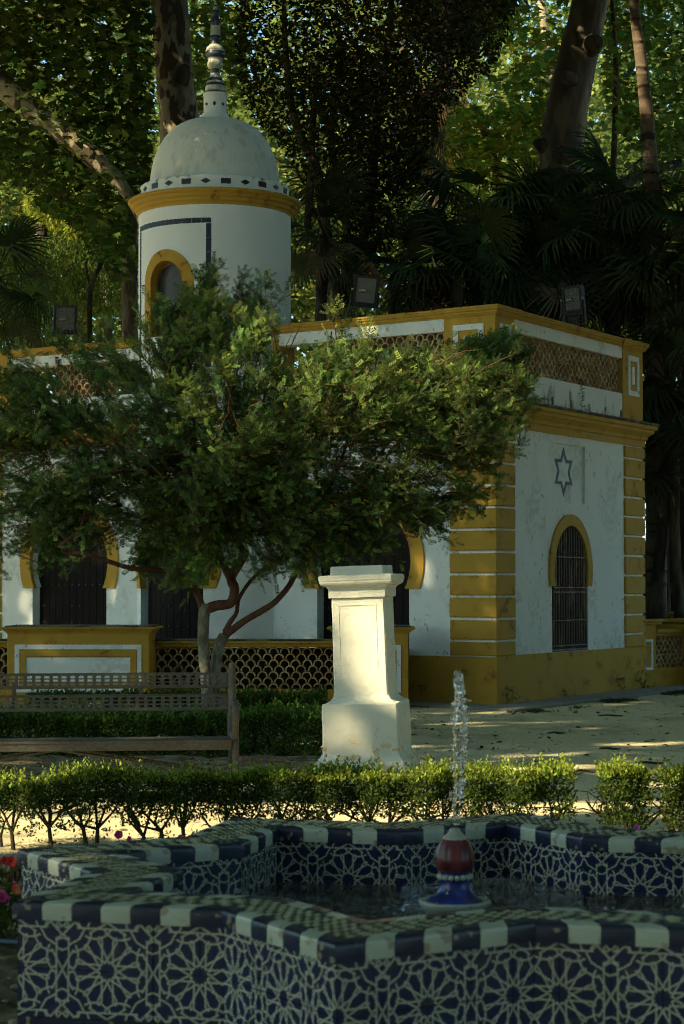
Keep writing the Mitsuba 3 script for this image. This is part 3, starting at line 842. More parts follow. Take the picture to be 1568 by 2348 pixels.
# the piece of the same wall beyond the pavilion's far corner
fence = thing('garden_wall', 'ochre garden wall with pierced lattice beyond the far corner of the pavilion', 'wall')
FO = CO + 4.76 * DR


def fen(v):
    """Local (a along the wall to the back right, d back, z)."""
    ax, dx = np.array([0.72, 0.694]), np.array([-0.694, 0.72])
    return np.c_[FO[0] + 0.02 + v[:, 0] * ax[0] + v[:, 1] * dx[0], FO[1] + 0.05 + v[:, 0] * ax[1] + v[:, 1] * dx[1], v[:, 2]]


fbox = lambda a0, a1, d0, d1, z0, z1, b=0.006: mapped(bx(a0, a1, d0, d1, z0, z1, b), fen)
pp = part(fence, 'pier', mikit.ply(cat(fbox(-0.1, 0.22, -0.02, 0.4, 0, 0.93), fbox(-0.13, 0.30, -0.07, 0.45, 0.93, 0.965), fbox(-0.16, 0.36, -0.10, 0.48, 0.966, 1.0, 0.012)), 'mat_yellow'))
part(pp, 'panel_band', mikit.ply(cat(mapped(extrude(frame_poly(-0.08, 0.13, 0.28, 0.72, 0.04), 0.02), lambda v: fen(np.c_[v[:, 0], -0.035 + v[:, 2], v[:, 1]]))), 'mat_white'))
part(fence, 'parapet', mikit.ply(cat(fbox(0.22, 0.95, 0.02, 0.25, 0, 0.30, 0), fbox(0.22, 0.95, 0.0, 0.28, 0.76, 0.80), fbox(0.22, 0.95, -0.04, 0.30, 0.80, 0.85, 0.012), fbox(0.96, 1.9, -0.35, 0.6, 0, 0.93), fbox(0.93, 1.9, -0.40, 0.65, 0.94, 0.99, 0.012)), 'mat_yellow'))
lattice(fence, 0.222, 0.948, 0.302, 0.758, lambda v: fen(np.c_[v[:, 0], v[:, 1] + 0.05, v[:, 2]]), 0.110, 0.066, 0.92)
back = thing('garden_wall', 'higher moulded ochre wall just behind the small lattice at the right edge', 'wall')
bq = lambda x0, x1, y0, y1, z0, z1, b=0.01: bx(x0, x1, y0, y1, z0, z1, b)
part(back, 'wall', mikit.ply(bq(4.62, 9.0, 31.2, 31.6, 0, 0.94), 'mat_yellow'))
part(back, 'coping', mikit.ply(cat(bq(4.58, 9.0, 31.14, 31.66, 0.942, 0.99), bq(4.55, 9.0, 31.10, 31.7, 0.992, 1.03), bq(4.5, 9.0, 31.05, 31.75, 1.032, 1.075, 0.02)), 'mat_yellow'))

# ================================================================ the white pedestal
ped = thing('pedestal', 'sunlit cream white pedestal with a moulded cap, standing empty behind the clipped hedge', 'pedestal')
PA, LEAN = math.radians(11), math.radians(2.0)
PO = np.array([0.212, 16.02])


def pedm(v):
    """Local (a right, d back, z): turned by PA and leaning a little to the left."""
    a = v[:, 0] - v[:, 2] * math.tan(LEAN)
    z = v[:, 2] + v[:, 0] * math.tan(LEAN)
    return np.c_[PO[0] + a * math.cos(PA) + v[:, 1] * math.sin(PA), PO[1] - a * math.sin(PA) + v[:, 1] * math.cos(PA), z]


def stack(levels, wob=0.0):
    """A square pier from (half width, z) levels."""
    v, f = [], []
    b = 0.012
    for h, z in levels:
        for sx, sy in ((-1, -1), (1, -1), (1, 1), (-1, 1)):
            if sx * sy > 0:
                pair = ((sx * h, sy * (h - b)), (sx * (h - b), sy * h))
            else:
                pair = ((sx * (h - b), sy * h), (sx * h, sy * (h - b)))
            for p in ((pair[0], pair[1]) if (sx, sy) in ((-1, -1), (1, 1)) else (pair[0], pair[1])):
                v.append((p[0], p[1], z))
    n, m = len(levels), 8
    # order each ring by angle so that the sides join cleanly
    v = np.array(v)
    for i in range(n):
        q = v[i * m:(i + 1) * m]
        v[i * m:(i + 1) * m] = q[np.argsort(np.arctan2(q[:, 1], q[:, 0]))]
    for i in range(n - 1):
        for j in range(m):
            k = (j + 1) % m
            f += [[i * m + j, i * m + k, i * m + m + k], [i * m + j, i * m + m + k, i * m + m + j]]
    f += [[0, k + 1, k] for k in range(1, m - 1)] + [[(n - 1) * m, (n - 1) * m + k, (n - 1) * m + k + 1] for k in range(1, m - 1)]
    mesh = TM(v, f)
    return mesh


PZ = lambda y: 1.5 + (1340 - (2200 + y / 2.4717) * 0.5731) * 16.0 / 4600 + 0.0
W = 16.0 / 4600 * 0.5731 / 2.4717          # metres per pixel of the close-up of the pedestal
base = stack([(0.360, -0.02), (0.360, PZ(2085)), (0.352, PZ(2060)), (0.322, PZ(2010)), (0.306, PZ(1975)), (0.302, PZ(1510)), (0.297, PZ(1495)), (0.272, PZ(1488)), (0.240, PZ(1460)), (0.222, PZ(1425)), (0.219, PZ(1395)), (0.10, PZ(1394))])
shaft = stack([(0.10, PZ(1396)), (0.216, PZ(1396)), (0.212, PZ(468)), (0.10, PZ(467))])
cap = stack([(0.1, PZ(466)), (0.233, PZ(466)), (0.234, PZ(372)), (0.243, PZ(370)), (0.244, PZ(356)), (0.262, PZ(348)), (0.285, PZ(335)), (0.292, PZ(318)), (0.291, PZ(300)), (0.297, PZ(296)), (0.297, PZ(254)), (0.288, PZ(246)), (0.217, PZ(244)), (0.214, PZ(163)), (0.206, PZ(158)), (0.02, PZ(156))])


def rough(m, amp, k, seed):
    m = m.subdivide_to_size(0.05)
    v = np.array(m.vertices)
    v += m.vertex_normals * ((mikit.meshkit.fbm(v * k, 3, seed) - 0.5) * 2 * amp)[:, None]
    return TM(v, m.faces)


part(ped, 'base', mikit.ply(mapped(rough(base, 0.004, 9, 1), pedm), 'mat_cream', smooth=30))
part(ped, 'shaft', mikit.ply(mapped(rough(shaft, 0.003, 9, 2), pedm), 'mat_cream', smooth=30))
part(ped, 'cap', mikit.ply(mapped(rough(cap, 0.004, 13, 3), pedm), 'mat_cream', smooth=30), 'moulded cap with a chipped right corner')
pan = sbox(-0.160, PZ(1330), 0.145, PZ(535))
part(ped, 'panel_moulding', mikit.ply(mapped(extrude(pan.difference(pan.buffer(-0.007, join_style=2)), 0.012), lambda v: pedm(np.c_[v[:, 0], -0.2185 + v[:, 2], v[:, 1]])), 'mat_cream'))

# ================================================================ the old perforated metal bench
bench = thing('park_bench', 'weathered metal park bench with perforated back straps, in front of the low hedge', 'bench')
BY = 14.1
BA = math.radians(-7.0)


def ben(v):
    """Local (a: distance to the left of the right end, d back, z)."""
    return np.c_[-0.775 - v[:, 0] * math.cos(BA) + v[:, 1] * math.sin(BA), BY + v[:, 1] * math.cos(BA) + v[:, 0] * math.sin(BA), v[:, 2]]


def strap(z0, z1, d, rows=3):
    L = 2.42
    hole = []
    n = 38
    for k in range(n):
        for r in range(rows):
            cx, cz = 0.07 + k * (L - 0.1) / n, z0 + (z1 - z0) * (0.22 + 0.27 * r)
            hole.append(sbox(cx - 0.0185, cz - 0.0085, cx + 0.0185, cz + 0.0085).buffer(-0.004).buffer(0.004, quad_segs=2))
    m = extrude(sbox(0.0, z0, L, z1).difference(shapely.union_all(hole)), 0.006)
    v = np.asarray(m.vertices)
    m2 = mapped(TM(np.c_[v[:, 0], d + v[:, 2] + (v[:, 1] - z0) * 0.16, v[:, 1]], m.faces), lambda q: ben(q))
    lip = [mapped(bx(0.0, L, d - 0.002, d + 0.016, z0 - 0.012, z0 + 0.002, 0.003), ben), mapped(bx(0.0, L, d + 0.012, d + 0.026, z1 - 0.002, z1 + 0.006, 0.002), ben)]
    return cat(m2, *lip)


part(bench, 'back_strap', mikit.ply(strap(0.768, 0.862, 0.40), 'mat_rusty'), 'upper perforated strap of the backrest')
part(bench, 'back_strap', mikit.ply(strap(0.608, 0.710, 0.37), 'mat_rusty'), 'lower perforated strap of the backrest')
for a in (0.62, 1.52):
    part(bench, 'strap_link', mikit.ply(mapped(bx(a - 0.014, a + 0.014, 0.405, 0.413, 0.60, 0.80, 0.002), ben), 'mat_rusty'))
part(bench, 'seat', mikit.ply(cat(mapped(bx(0.0, 2.42, 0.0, 0.36, 0.405, 0.413, 0.003), ben), mapped(bx(0.0, 2.42, -0.014, 0.002, 0.345, 0.409, 0.004), ben), mapped(bx(0.0, 2.42, -0.022, -0.010, 0.397, 0.415, 0.004), ben)), 'mat_rusty'))
prof = [(0.40, 0.935, 0.018), (0.405, 0.90, 0.026), (0.40, 0.78, 0.030), (0.37, 0.64, 0.031), (0.34, 0.56, 0.036), (0.33, 0.45, 0.036), (0.36, 0.30, 0.030), (0.40, 0.12, 0.026), (0.43, 0.0, 0.026)]
for a in (-0.03, 2.45):
    path = smooth_path([(d, z, w) for d, z, w in prof], 5)
    ring_ = []
    for d, z, w in path:
        ring_.append(w)
    pts3 = ben(np.c_[np.full(len(path), a), path[:, 0], path[:, 1]])
    legb = tube(pts3, np.array(ring_), 8)
    fr = smooth_path([(0.30, 0.43, 0.026), (0.10, 0.425, 0.026), (0.02, 0.39, 0.026), (0.0, 0.25, 0.024), (-0.03, 0.0, 0.024)], 5)
    legf = tube(ben(np.c_[np.full(len(fr), a), fr[:, 0], fr[:, 1]]), fr[:, 2], 8)
    arm = smooth_path([(0.36, 0.62, 0.022), (0.22, 0.66, 0.026), (0.06, 0.655, 0.028), (-0.01, 0.60, 0.026), (0.01, 0.50, 0.024), (0.02, 0.42, 0.024)], 6)
    armm = tube(ben(np.c_[np.full(len(arm), a), arm[:, 0], arm[:, 1]]), arm[:, 2], 8)
    part(bench, 'end_frame', mikit.ply(cat(legb, legf, armm), 'mat_rusty', smooth=50))
for d in (0.05, 0.34):
    part(bench, 'brace', mikit.ply(cat(tube(ben(np.array([[0.0, d, 0.15], [1.21, d, 0.352]])), 0.010, 6), tube(ben(np.array([[1.21, d, 0.352], [2.42, d, 0.15]])), 0.010, 6)), 'mat_rusty'))

# ================================================================ the star fountain
FC, FR_, FROT, ZL, ZT_ = np.array([0.367, 6.920]), 1.571, math.radians(255.96), 0.49, 0.545
fount = thing('star_fountain', 'eight-pointed star basin faced with blue and cream interlace tiles', 'fountain')


def star_ring(o):
    """The star's 16 corners moved inwards by o."""
    k = np.arange(16)
    a = FROT + math.pi / 8 * k
    r = np.where(k % 2 == 0, FR_, FR_ * 0.76537)
    v = np.c_[FC[0] + r * np.cos(a), FC[1] + r * np.sin(a)]
    if o == 0:
        return v
    out = []
    for i in range(16):
        p, q, s = v[i - 1], v[i], v[(i + 1) % 16]
        e1, e2 = (q - p) / np.linalg.norm(q - p), (s - q) / np.linalg.norm(s - q)
        n1, n2 = np.array([-e1[1], e1[0]]), np.array([-e2[1], e2[0]])
        b = n1 + n2
        out.append(q + o * b / (1 + n1 @ n2))
    return np.array(out)


RW = 0.255
ST = {}


def SP(i, o, t):
    o = round(float(o), 5)
    if o not in ST:
        ST[o] = star_ring(o)
    s = ST[o]
    return s[i % 16] * (1 - t) + s[(i + 1) % 16] * t


def star_strip(profile, closed=True):
    """A closed ring of the star swept along a profile of (offset inwards, z)."""
    n = len(profile)
    v = np.vstack([np.c_[star_ring(o), np.full(16, z)] for o, z in profile])
    f = []
    for i in range(n if closed else n - 1):
        k = (i + 1) % n
        for j in range(16):
            q = (j + 1) % 16
            f += [[i * 16 + j, i * 16 + q, k * 16 + q], [i * 16 + j, k * 16 + q, k * 16 + j]]
    return outward(TM(v, f))


part(fount, 'wall', mikit.ply(star_strip([(0.008, -0.05), (0.008, 0.538), (RW - 0.008, 0.538), (RW - 0.008, -0.05)]), 'mat_grout'))
part(fount, 'plinth_course', mikit.ply(star_strip([(0.0, 0.0), (0.0, 0.198), (0.02, 0.198), (0.02, 0.0)]), 'mat_blue_glaze'), 'plain dark blue course along the foot of the basin')
floor = trimesh.creation.extrude_polygon(Polygon(star_ring(RW - 0.004)), 0.02, engine='earcut')
floor.apply_translation([0, 0, 0.03])
part(fount, 'basin_floor', mikit.ply(floor, mat('basin_floor', (0.05, 0.055, 0.05), 0.6, 0.3)))
wpoly = Polygon(star_ring(RW + 0.002))
wtr = trimesh.creation.extrude_polygon(wpoly, 0.27, engine='earcut')
wtr.apply_translation([0, 0, 0.06])
structure('water', mikit.ply(wtr, 'mat_water'))


def quad_tile(i, t0, t1, z0, z1, o, thick, flipu, row, uvmap):
    """A thin tile on the wall face at offset o; its face carries uv."""
    a, b = SP(i, o, t0), SP(i, o, t1)
    c, d = SP(i, o + thick, t0), SP(i, o + thick, t1)
    v = np.array([[*a, z0], [*b, z0], [*b, z1], [*a, z1], [*c, z0], [*d, z0], [*d, z1], [*c, z1]])
    u0, u1 = uvmap
    vv = (1.0, 0.0) if row == 0 else (0.0, 1.0)
    uv = np.array([[u0, vv[0]], [u1, vv[0]], [u1, vv[1]], [u0, vv[1]]] * 2, float)
    f = np.array([[0, 1, 2], [0, 2, 3], [0, 4, 5], [0, 5, 1], [1, 5, 6], [1, 6, 2], [2, 6, 7], [2, 7, 3], [3, 7, 4], [3, 4, 0]])
    m = TM(v, f)
    # faces must look away from the wall
    n = np.cross(v[1] - v[0], v[2] - v[0])
    want = np.array([*(a - c), 0.0])
    if n @ want < 0:
        m = TM(v, f[:, ::-1])
    return m, uv


EL = np.linalg.norm(SP(0, 0, 0) - SP(0, 0, 1))
EI = np.linalg.norm(SP(0, RW, 0) - SP(0, RW, 1))
TS = 0.1445
vis_out = [14, 15, 0, 1, 13, 2, 12, 3]
for i in range(16):
    convex_first = i % 2 == 0
    for o, L, thick, rows in ((0.0, EL, 0.006, 2), (RW, EI, -0.006, 2)):
        if o == 0.0 and i in (4, 5, 6, 7, 8, 9):
            continue
        edges, x = [], 0.0
        k = 0
        while x < L - 0.004:
            e = min(x + TS, L)
            edges.append((x, e, k))
            x, k = e, k + 1
        for x0, x1, k in edges:
            fr = (x1 - x0) / TS
            u = (0.0, fr) if k % 2 == 0 else (1.0, 1.0 - fr)
            t0, t1 = (x0 + 0.0010) / L, (x1 - 0.0010) / L
            if not convex_first:
                t0, t1, u = 1 - t1, 1 - t0, (u[1], u[0])
            for r in range(rows):
                z0 = 0.2005 + r * TS
                jz = rng.normal(0, 0.0006)
                m, uv = quad_tile(i, t0, t1, z0 + 0.0008 + jz, z0 + TS - 0.0008 + jz, o + math.copysign(abs(rng.normal(0, 0.0007)), -thick), thick, False, r, u)
                part(fount, 'interlace_tile', mikit.ply(m, 'mat_strap_tile', uv=uv))


def swept(i, t0, t1, profile):
    """A bar between t0 and t1 of side i whose cross-section is the closed profile of (offset, z)."""
    n = len(profile)
    v = []
    for t in (t0, t1):
        v += [[*SP(i, o, t), z] for o, z in profile]
    f = []
    for j in range(n):
        k = (j + 1) % n
        f += [[j, k, n + k], [j, n + k, n + j]]
    f += [[0, j + 1, j] for j in range(1, n - 1)] + [[n, n + j, n + j + 1] for j in range(1, n - 1)]
    return outward(TM(v, f))


OUT = [(0.03, ZL), (-0.012, ZL), (-0.014, ZL + 0.040), (-0.010, ZL + 0.050), (0.0, ZL + 0.0555), (0.05, ZL + 0.0565), (0.05, ZL + 0.02)]
INN = [(RW - o, z) for o, z in OUT]
for i in range(16):
    for prof_, cnt in ((OUT, 7), (INN, 5)):
        for k in range(cnt):
            g = 0.0013 / EL
            j = rng.normal(0, 0.0007)
            part(fount, 'rim_tile', mikit.ply(swept(i, k / cnt + (g if k else 0), (k + 1) / cnt - (g if k < cnt - 1 else 0), [(o + j, z + j) for o, z in prof_]), 'mat_blue_glaze' if k % 2 == 0 else 'mat_cream_glaze', smooth=38))
mos = []
for i in range(16):
    for r in range(5):
        o0, o1 = 0.052 + r * 0.0302, 0.052 + (r + 1) * 0.0302 - 0.0016
        n = 22
        for k in range(n):
            t0, t1 = k / n + 0.0012, (k + 1) / n - 0.0012
            dz = rng.normal(0, 0.0009)
            z1 = ZT_ + dz
            v = np.array([[*SP(i, o, t), z] for z in (z1 - 0.01, z1) for o, t in ((o0, t0), (o0, t1), (o1, t1), (o1, t0))])
            m = TM(v, [[4, 5, 6], [4, 6, 7], [0, 1, 5], [0, 5, 4], [1, 2, 6], [1, 6, 5], [2, 3, 7], [2, 7, 6], [3, 0, 4], [3, 4, 7]])
            if np.cross(v[5] - v[4], v[6] - v[4])[2] < 0:
                m.invert()
            mos.append((v[:, 1].mean() + (100 if abs(v[:, 0].mean()) > v[:, 1].mean() * 0.175 else 0), 'mat_mosaic_blue' if (k + r) % 2 else 'mat_mosaic_cream', m))
mos.sort(key=lambda q: q[0])
for _, mm, m in mos[:296]:
    part(fount, 'mosaic_tile', mikit.ply(m, mm))
for mm in ('mat_mosaic_blue', 'mat_mosaic_cream'):
    part(fount, 'mosaic_field', mikit.ply(cat([m for _, q, m in mos[296:] if q == mm]), mm), stuff=True)

# the glazed spout in the middle
spout = thing('fountain_spout', 'glazed spout with a red gourd on a beaded blue foot and white dish', 'fountain spout')
SC = 6.92 / 4600 / 5.472
sz = lambda y: 1.5 + (1340 - (3200 + y / 3.136) * 0.5731) * 6.92 / 4600 + 0.004
scn = (FC[0] + 0.02, FC[1], 0)


def spl(rows, name, m, label=None):
    s = smooth_path([(r * SC, sz(y), 0) for r, y in rows], 5)
    return part(spout, name, mikit.ply(lathe([(0.002, s[0, 1])] + [(max(a, 0.002), b) for a, b, _ in s] + [(0.002, s[-1, 1])], 40, scn), m, smooth=40), label)


part(spout, 'stem', mikit.ply(lathe([(0.09, 0.05), (0.08, 0.30), (0.10, sz(1395)), (0.002, sz(1394))], 24, scn), 'mat_cream_glaze', smooth=40))
spl([(250, 1402), (360, 1375), (430, 1315), (452, 1270), (440, 1240), (395, 1238), (340, 1262)], 'dish', 'mat_cream_glaze')
spl([(372, 1256), (330, 1225), (262, 1180), (212, 1120), (188, 1050), (182, 985), (188, 955)], 'foot', 'mat_indigo_glaze')
spl([(186, 962), (184, 930), (180, 905), (186, 880)], 'collar', 'mat_indigo_glaze')
for k in range(16):
    a = k * math.pi / 8 + 0.1
    m = trimesh.creation.icosphere(subdivisions=2, radius=36 * SC)
    m.apply_translation([scn[0] + 192 * SC * math.cos(a), scn[1] + 192 * SC * math.sin(a), sz(945)])
    part(spout, 'bead', mikit.ply(m, 'mat_cream_glaze', smooth=True))
gs = smooth_path([(r_ * SC, sz(y_), 0) for r_, y_ in [(188, 885), (226, 845), (246, 775), (248, 710), (234, 630), (204, 555), (170, 500), (150, 478)]], 5)
gm = lathe([(0.002, gs[0, 1])] + [(a, b) for a, b, _ in gs] + [(0.002, gs[-1, 1])], 84)
gv = np.array(gm.vertices)
ga = np.arctan2(gv[:, 1], gv[:, 0])
gv[:, :2] *= (1 - 0.035 * np.abs(np.sin(7 * ga)) ** 4 * 1.0)[:, None]
part(spout, 'gourd', mikit.ply(TM(gv + scn, gm.faces), 'mat_red_glaze', smooth=40), 'ribbed dark red gourd')
spl([(152, 484), (148, 462), (122, 436), (92, 405), (74, 385), (62, 360), (34, 345)], 'neck', 'mat_spire_cream', 'chipped white neck')
# the jet of water
rj = np.random.default_rng(5)


def jet(u_pts, rbase, seed):
    pts = []
    for u, v, w in u_pts:
        p = at(u, v, FC[1])
        pts.append((*p, w))
    s = smooth_path(pts, 16)
    return bark_tube_jet(s, seed)


def bark_tube_jet(s, seed):
    n = len(s)
    r = s[:, 3] * (0.55 + 0.9 * mikit.meshkit.fbm(np.c_[np.zeros(n), np.arange(n) * 0.33, np.full(n, seed)], 3, seed))
    c = s[:, :3] + (mikit.meshkit.fbm(np.stack([np.arange(n) * 0.21, np.full(n, seed * 3.1), np.zeros(n)], 1), 2, seed) - 0.5)[:, None] * [0.012, 0.012, 0]
    m = tube(c, np.maximum(r, 0.0015), 10)
    v = np.array(m.vertices)
    return TM(v + (mikit.meshkit.noise(v * 90, seed)[:, None] - 0.5) * 0.006, m.faces)


water = thing('water_jet', 'thin twisting jet of water rising from the glazed spout', 'water jet')
j1 = jet([(1042, 1890, .003), (1042, 1820, .0045), (1042, 1740, .0045), (1043, 1660, .005), (1046, 1600, .008), (1048, 1560, .011), (1047, 1537, .005)], 1, 3)
part(water, 'rising_column', mikit.ply(j1, 'mat_jet', smooth=True))
drops = []
dp = [(1056, 1830), (1059, 1780), (1062, 1730), (1065, 1690), (1064, 1640), (1061, 1600), (1055, 1565), (1048, 1540)]
for k in range(430):
    if k < 270:                                       # the water falling back beside the jet, broken into drops
        q = rj.uniform(0, 6.99)
        i_, f_ = int(q), q - int(q)
        u, v = dp[i_][0] * (1 - f_) + dp[i_ + 1][0] * f_, dp[i_][1] * (1 - f_) + dp[i_ + 1][1] * f_
        p = at(u + rj.normal(0, 3.6), v, FC[1] + rj.normal(0, 0.012))
    elif k < 360:
        v = rj.uniform(1545, 1890)
        p = at(1050 + rj.normal(0, 9), v, FC[1] + rj.normal(0, 0.02))
    else:                                             # spray where it lands round the spout
        a_, r_ = rj.uniform(0, 6.28), abs(rj.normal(0.10, 0.06))
        p = np.array([scn[0] + r_ * math.cos(a_), scn[1] + r_ * math.sin(a_), 0.345 + abs(rj.normal(0, 0.05))])
    m = trimesh.creation.icosphere(subdivisions=1, radius=abs(rj.normal(0.0030, 0.0014)) + 0.0008)
    m.apply_scale([1, 1, rj.uniform(0.8, 2.4)])
    m.apply_translation(p)
    drops.append(m)
part(water, 'droplets', mikit.ply(cat(drops), 'mat_jet', smooth=True), stuff=True)
# ================================================================ leaves
def tri_fan(outline, lift=0.0):
    o = np.asarray(outline, float)
    c = o.mean(0)
    v = np.vstack([[c[0], c[1], 0.0], np.c_[o, np.full(len(o), lift)]])
    n = len(o)
    return v, np.array([[0, 1 + i, 1 + (i + 1) % n] for i in range(n)])


RHOMB = (np.array([[0, 0, 0], [0.5, 0.19, 0.03], [1, 0, 0], [0.5, -0.19, 0.03]], float), np.array([[0, 1, 2], [0, 2, 3]]))
OVAL = (np.array([[0, 0, 0], [0.3, 0.24, 0.04], [0.72, 0.23, 0.04], [1, 0, 0], [0.72, -0.23, 0.04], [0.3, -0.24, 0.04]], float), np.array([[0, 1, 2], [0, 2, 3], [0, 3, 4], [0, 4, 5]]))
LANCE = (np.array([[0, 0, 0], [0.35, 0.13, 0.02], [1, 0, -0.08], [0.35, -0.13, 0.02]], float), np.array([[0, 1, 2], [0, 2, 3]]))
_pa = np.radians([180, 140, 112, 82, 62, 38, 20, 0, -20, -38, -62, -82, -112, -140])
_pr = np.array([0.30, 0.42, 0.50, 0.30, 0.56, 0.30, 0.32, 0.66, 0.32, 0.30, 0.56, 0.30, 0.50, 0.42])
PLANE = tri_fan(np.c_[0.35 + _pr * np.cos(_pa), _pr * np.sin(_pa)], 0.0)
PLANE[0][1:, 2] = -0.25 * np.linalg.norm(PLANE[0][1:, :2] - PLANE[0][0, :2], axis=1) ** 2


def pinnate(pairs=4):
    v, f = [], []
    for k in range(pairs):
        x = 0.16 + 0.72 * k / (pairs - 1)
        for s in (-1, 1):
            a = s * math.radians(58 - 14 * k / pairs)
            q = RHOMB[0] * [0.34, 0.50, 0.34]
            c, n = math.cos(a), math.sin(a)
            v.append(np.c_[x + q[:, 0] * c - q[:, 1] * n, q[:, 0] * n + q[:, 1] * c, q[:, 2] + 0.04 * abs(k - 2)])
            f.append(RHOMB[1] + 4 * (len(v) - 1))
    q = RHOMB[0] * [0.30, 0.48, 0.3]
    v.append(q + [0.86, 0, 0])
    f.append(RHOMB[1] + 4 * (len(v) - 1))
    # the rachis
    v.append(np.array([[0, 0.008, 0], [0.9, 0.004, 0], [0.9, -0.004, 0], [0, -0.008, 0]]))
    f.append(np.array([[0, 1, 2], [0, 2, 3]]) + 4 * (len(v) - 1))
    return np.vstack(v), np.vstack(f)


PINN = pinnate()


def unit(v):
    return v / (np.linalg.norm(v, axis=-1, keepdims=True) + 1e-9)


def leaf_mesh(parent, name, proto, pos, direc, size, base, r, m, roll=None, var=0.25, hue=0.12, label=None):
    n = len(pos)
    roll = r.normal(0, 0.7, n) if roll is None else roll
    mesh, col = scatter(proto, pos, frames(direc, roll), size, leaf_colors(n, base, r, var, hue))
    return part(parent, name, mikit.ply(mesh, m, color=col), label, stuff=True)


# ================================================================ the small tree in front of the pavilion
r = np.random.default_rng(21)
tree = thing('small_tree', 'low spreading tree with fine feathery leaves and twisting reddish limbs behind the bench', 'tree')
TY = 18.4
px = TY / 4600


def limb(parent, pts, seed, m, name='limb', lump=0.07):
    return part(parent, name, mikit.ply(bark_tube([(*at(u, v, TY + dy), w * px) for u, v, dy, w in pts], 8, 12, lump, seed), m, smooth=True))


limb(tree, [(482, 1735, 0, 19), (478, 1650, 0, 15), (473, 1560, 0, 13.5), (466, 1480, 0, 12.5), (468, 1405, 0, 13.5), (474, 1385, 0, 12)], 1, 'mat_bark_grey', 'trunk')
limb(tree, [(496, 1735, .1, 16), (494, 1640, .1, 14), (492, 1560, .1, 13), (500, 1490, .1, 13), (514, 1455, .1, 12)], 2, 'mat_bark_grey', 'trunk')
limb(tree, [(470, 1398, 0, 12), (496, 1388, 0, 12), (528, 1382, 0, 11), (538, 1352, 0, 11), (530, 1325, .05, 11), (548, 1292, .1, 10.5), (562, 1266, .1, 9), (545, 1248, .05, 8), (512, 1222, 0, 7), (472, 1213, -.1, 6.5), (452, 1202, -.2, 6), (449, 1160, -.3, 5.5), (440, 1080, -.3, 4.5)], 3, 'mat_bark_red')
limb(tree, [(536, 1345, .05, 8), (515, 1300, .2, 8), (500, 1250, .4, 8), (495, 1180, .5, 7), (520, 1080, .5, 6), (560, 960, .5, 5), (560, 860, .4, 3.5)], 13, 'mat_bark_red')
limb(tree, [(466, 1400, 0, 9), (452, 1362, 0, 7.5), (430, 1334, -.1, 7), (396, 1316, -.1, 6.5), (350, 1306, -.2, 6), (300, 1302, -.3, 5.6), (240, 1284, -.4, 5), (190, 1268, -.5, 5), (152, 1266, -.5, 4.6), (146, 1246, -.6, 4.2), (182, 1212, -.6, 3.5), (200, 1150, -.7, 2.6)], 4, 'mat_bark_red')
limb(tree, [(512, 1460, .1, 10), (530, 1446, .1, 8.5), (562, 1422, .1, 8), (600, 1400, .1, 7.5), (630, 1380, .1, 7), (660, 1346, .15, 6.5), (676, 1318, .2, 6.5), (700, 1280, .2, 6), (760, 1200, .2, 5), (850, 1090, .1, 4), (930, 990, -.1, 3)], 5, 'mat_bark_red')
limb(tree, [(516, 1450, .1, 8), (526, 1428, .1, 6), (542, 1404, .1, 5), (548, 1372, .1, 4.6), (574, 1332, .2, 4.4), (606, 1304, .2, 4), (640, 1290, .3, 3.4), (700, 1210, .3, 3), (740, 1100, .3, 3)], 7, 'mat_bark_red')
for k, (u, v, dy) in enumerate([(640, 800, -.3), (760, 760, .2), (330, 880, -.2), (200, 900, .1), (90, 960, -.3), (1000, 850, 0), (1150, 860, -.2), (1080, 1000, -.2), (60, 1120, .2), (690, 900, -.6), (420, 760, .1), (860, 800, -.1)]):
    s = (505, 1230, .3) if u < 520 else (720, 1230, .2) if u > 720 else (520, 1080, .4)
    mid = ((s[0] * .5 + u * .5) + r.normal(0, 20), (s[1] * .55 + v * .45) + r.normal(0, 20), s[2] * .5 + dy * .5 + r.normal(0, .1))
    limb(tree, [(*s, 5), ((s[0] * .75 + mid[0] * .25) + r.normal(0, 8), s[1] * .7 + mid[1] * .3, s[2], 4.5), (*mid, 3.6), ((mid[0] + u) / 2 + r.normal(0, 12), (mid[1] + v) / 2 + r.normal(0, 12), (mid[2] + dy) / 2, 2.6), (u, v, dy, 1.3)], 30 + k, 'mat_bark_red')
OUTL = Polygon([(-60, 850), (0, 822), (100, 800), (200, 792), (320, 770), (330, 735), (352, 712), (415, 668), (462, 645), (520, 640), (570, 652), (640, 668), (672, 690), (690, 640), (712, 660), (740, 672), (768, 700), (830, 706), (862, 700), (905, 720), (960, 735), (1012, 790), (1062, 812),
                (1100, 822), (1130, 790), (1142, 775), (1180, 835), (1232, 855), (1200, 905), (1190, 960), (1165, 1000), (1172, 1010), (1130, 1062), (1130, 1120), (1122, 1150), (1090, 1182), (1020, 1204), (975, 1236), (900, 1240), (862, 1268), (800, 1292), (722, 1312), (690, 1338), (640, 1292), (600, 1302), (560, 1285),
                (520, 1300), (480, 1335), (450, 1342), (410, 1318), (372, 1300), (330, 1292), (300, 1245), (250, 1262), (205, 1282), (150, 1268), (120, 1250), (60, 1262), (0, 1270), (-60, 1250)])
HOLES = [(195, 920, 36, 24), (645, 870, 22, 26), (540, 775, 20, 12), (45, 1060, 40, 34), (1015, 770, 30, 40), (660, 1020, 14, 12), (590, 845, 12, 14), (880, 770, 26, 26), (700, 800, 22, 22), (980, 1010, 14, 12), (250, 1180, 18, 14)]


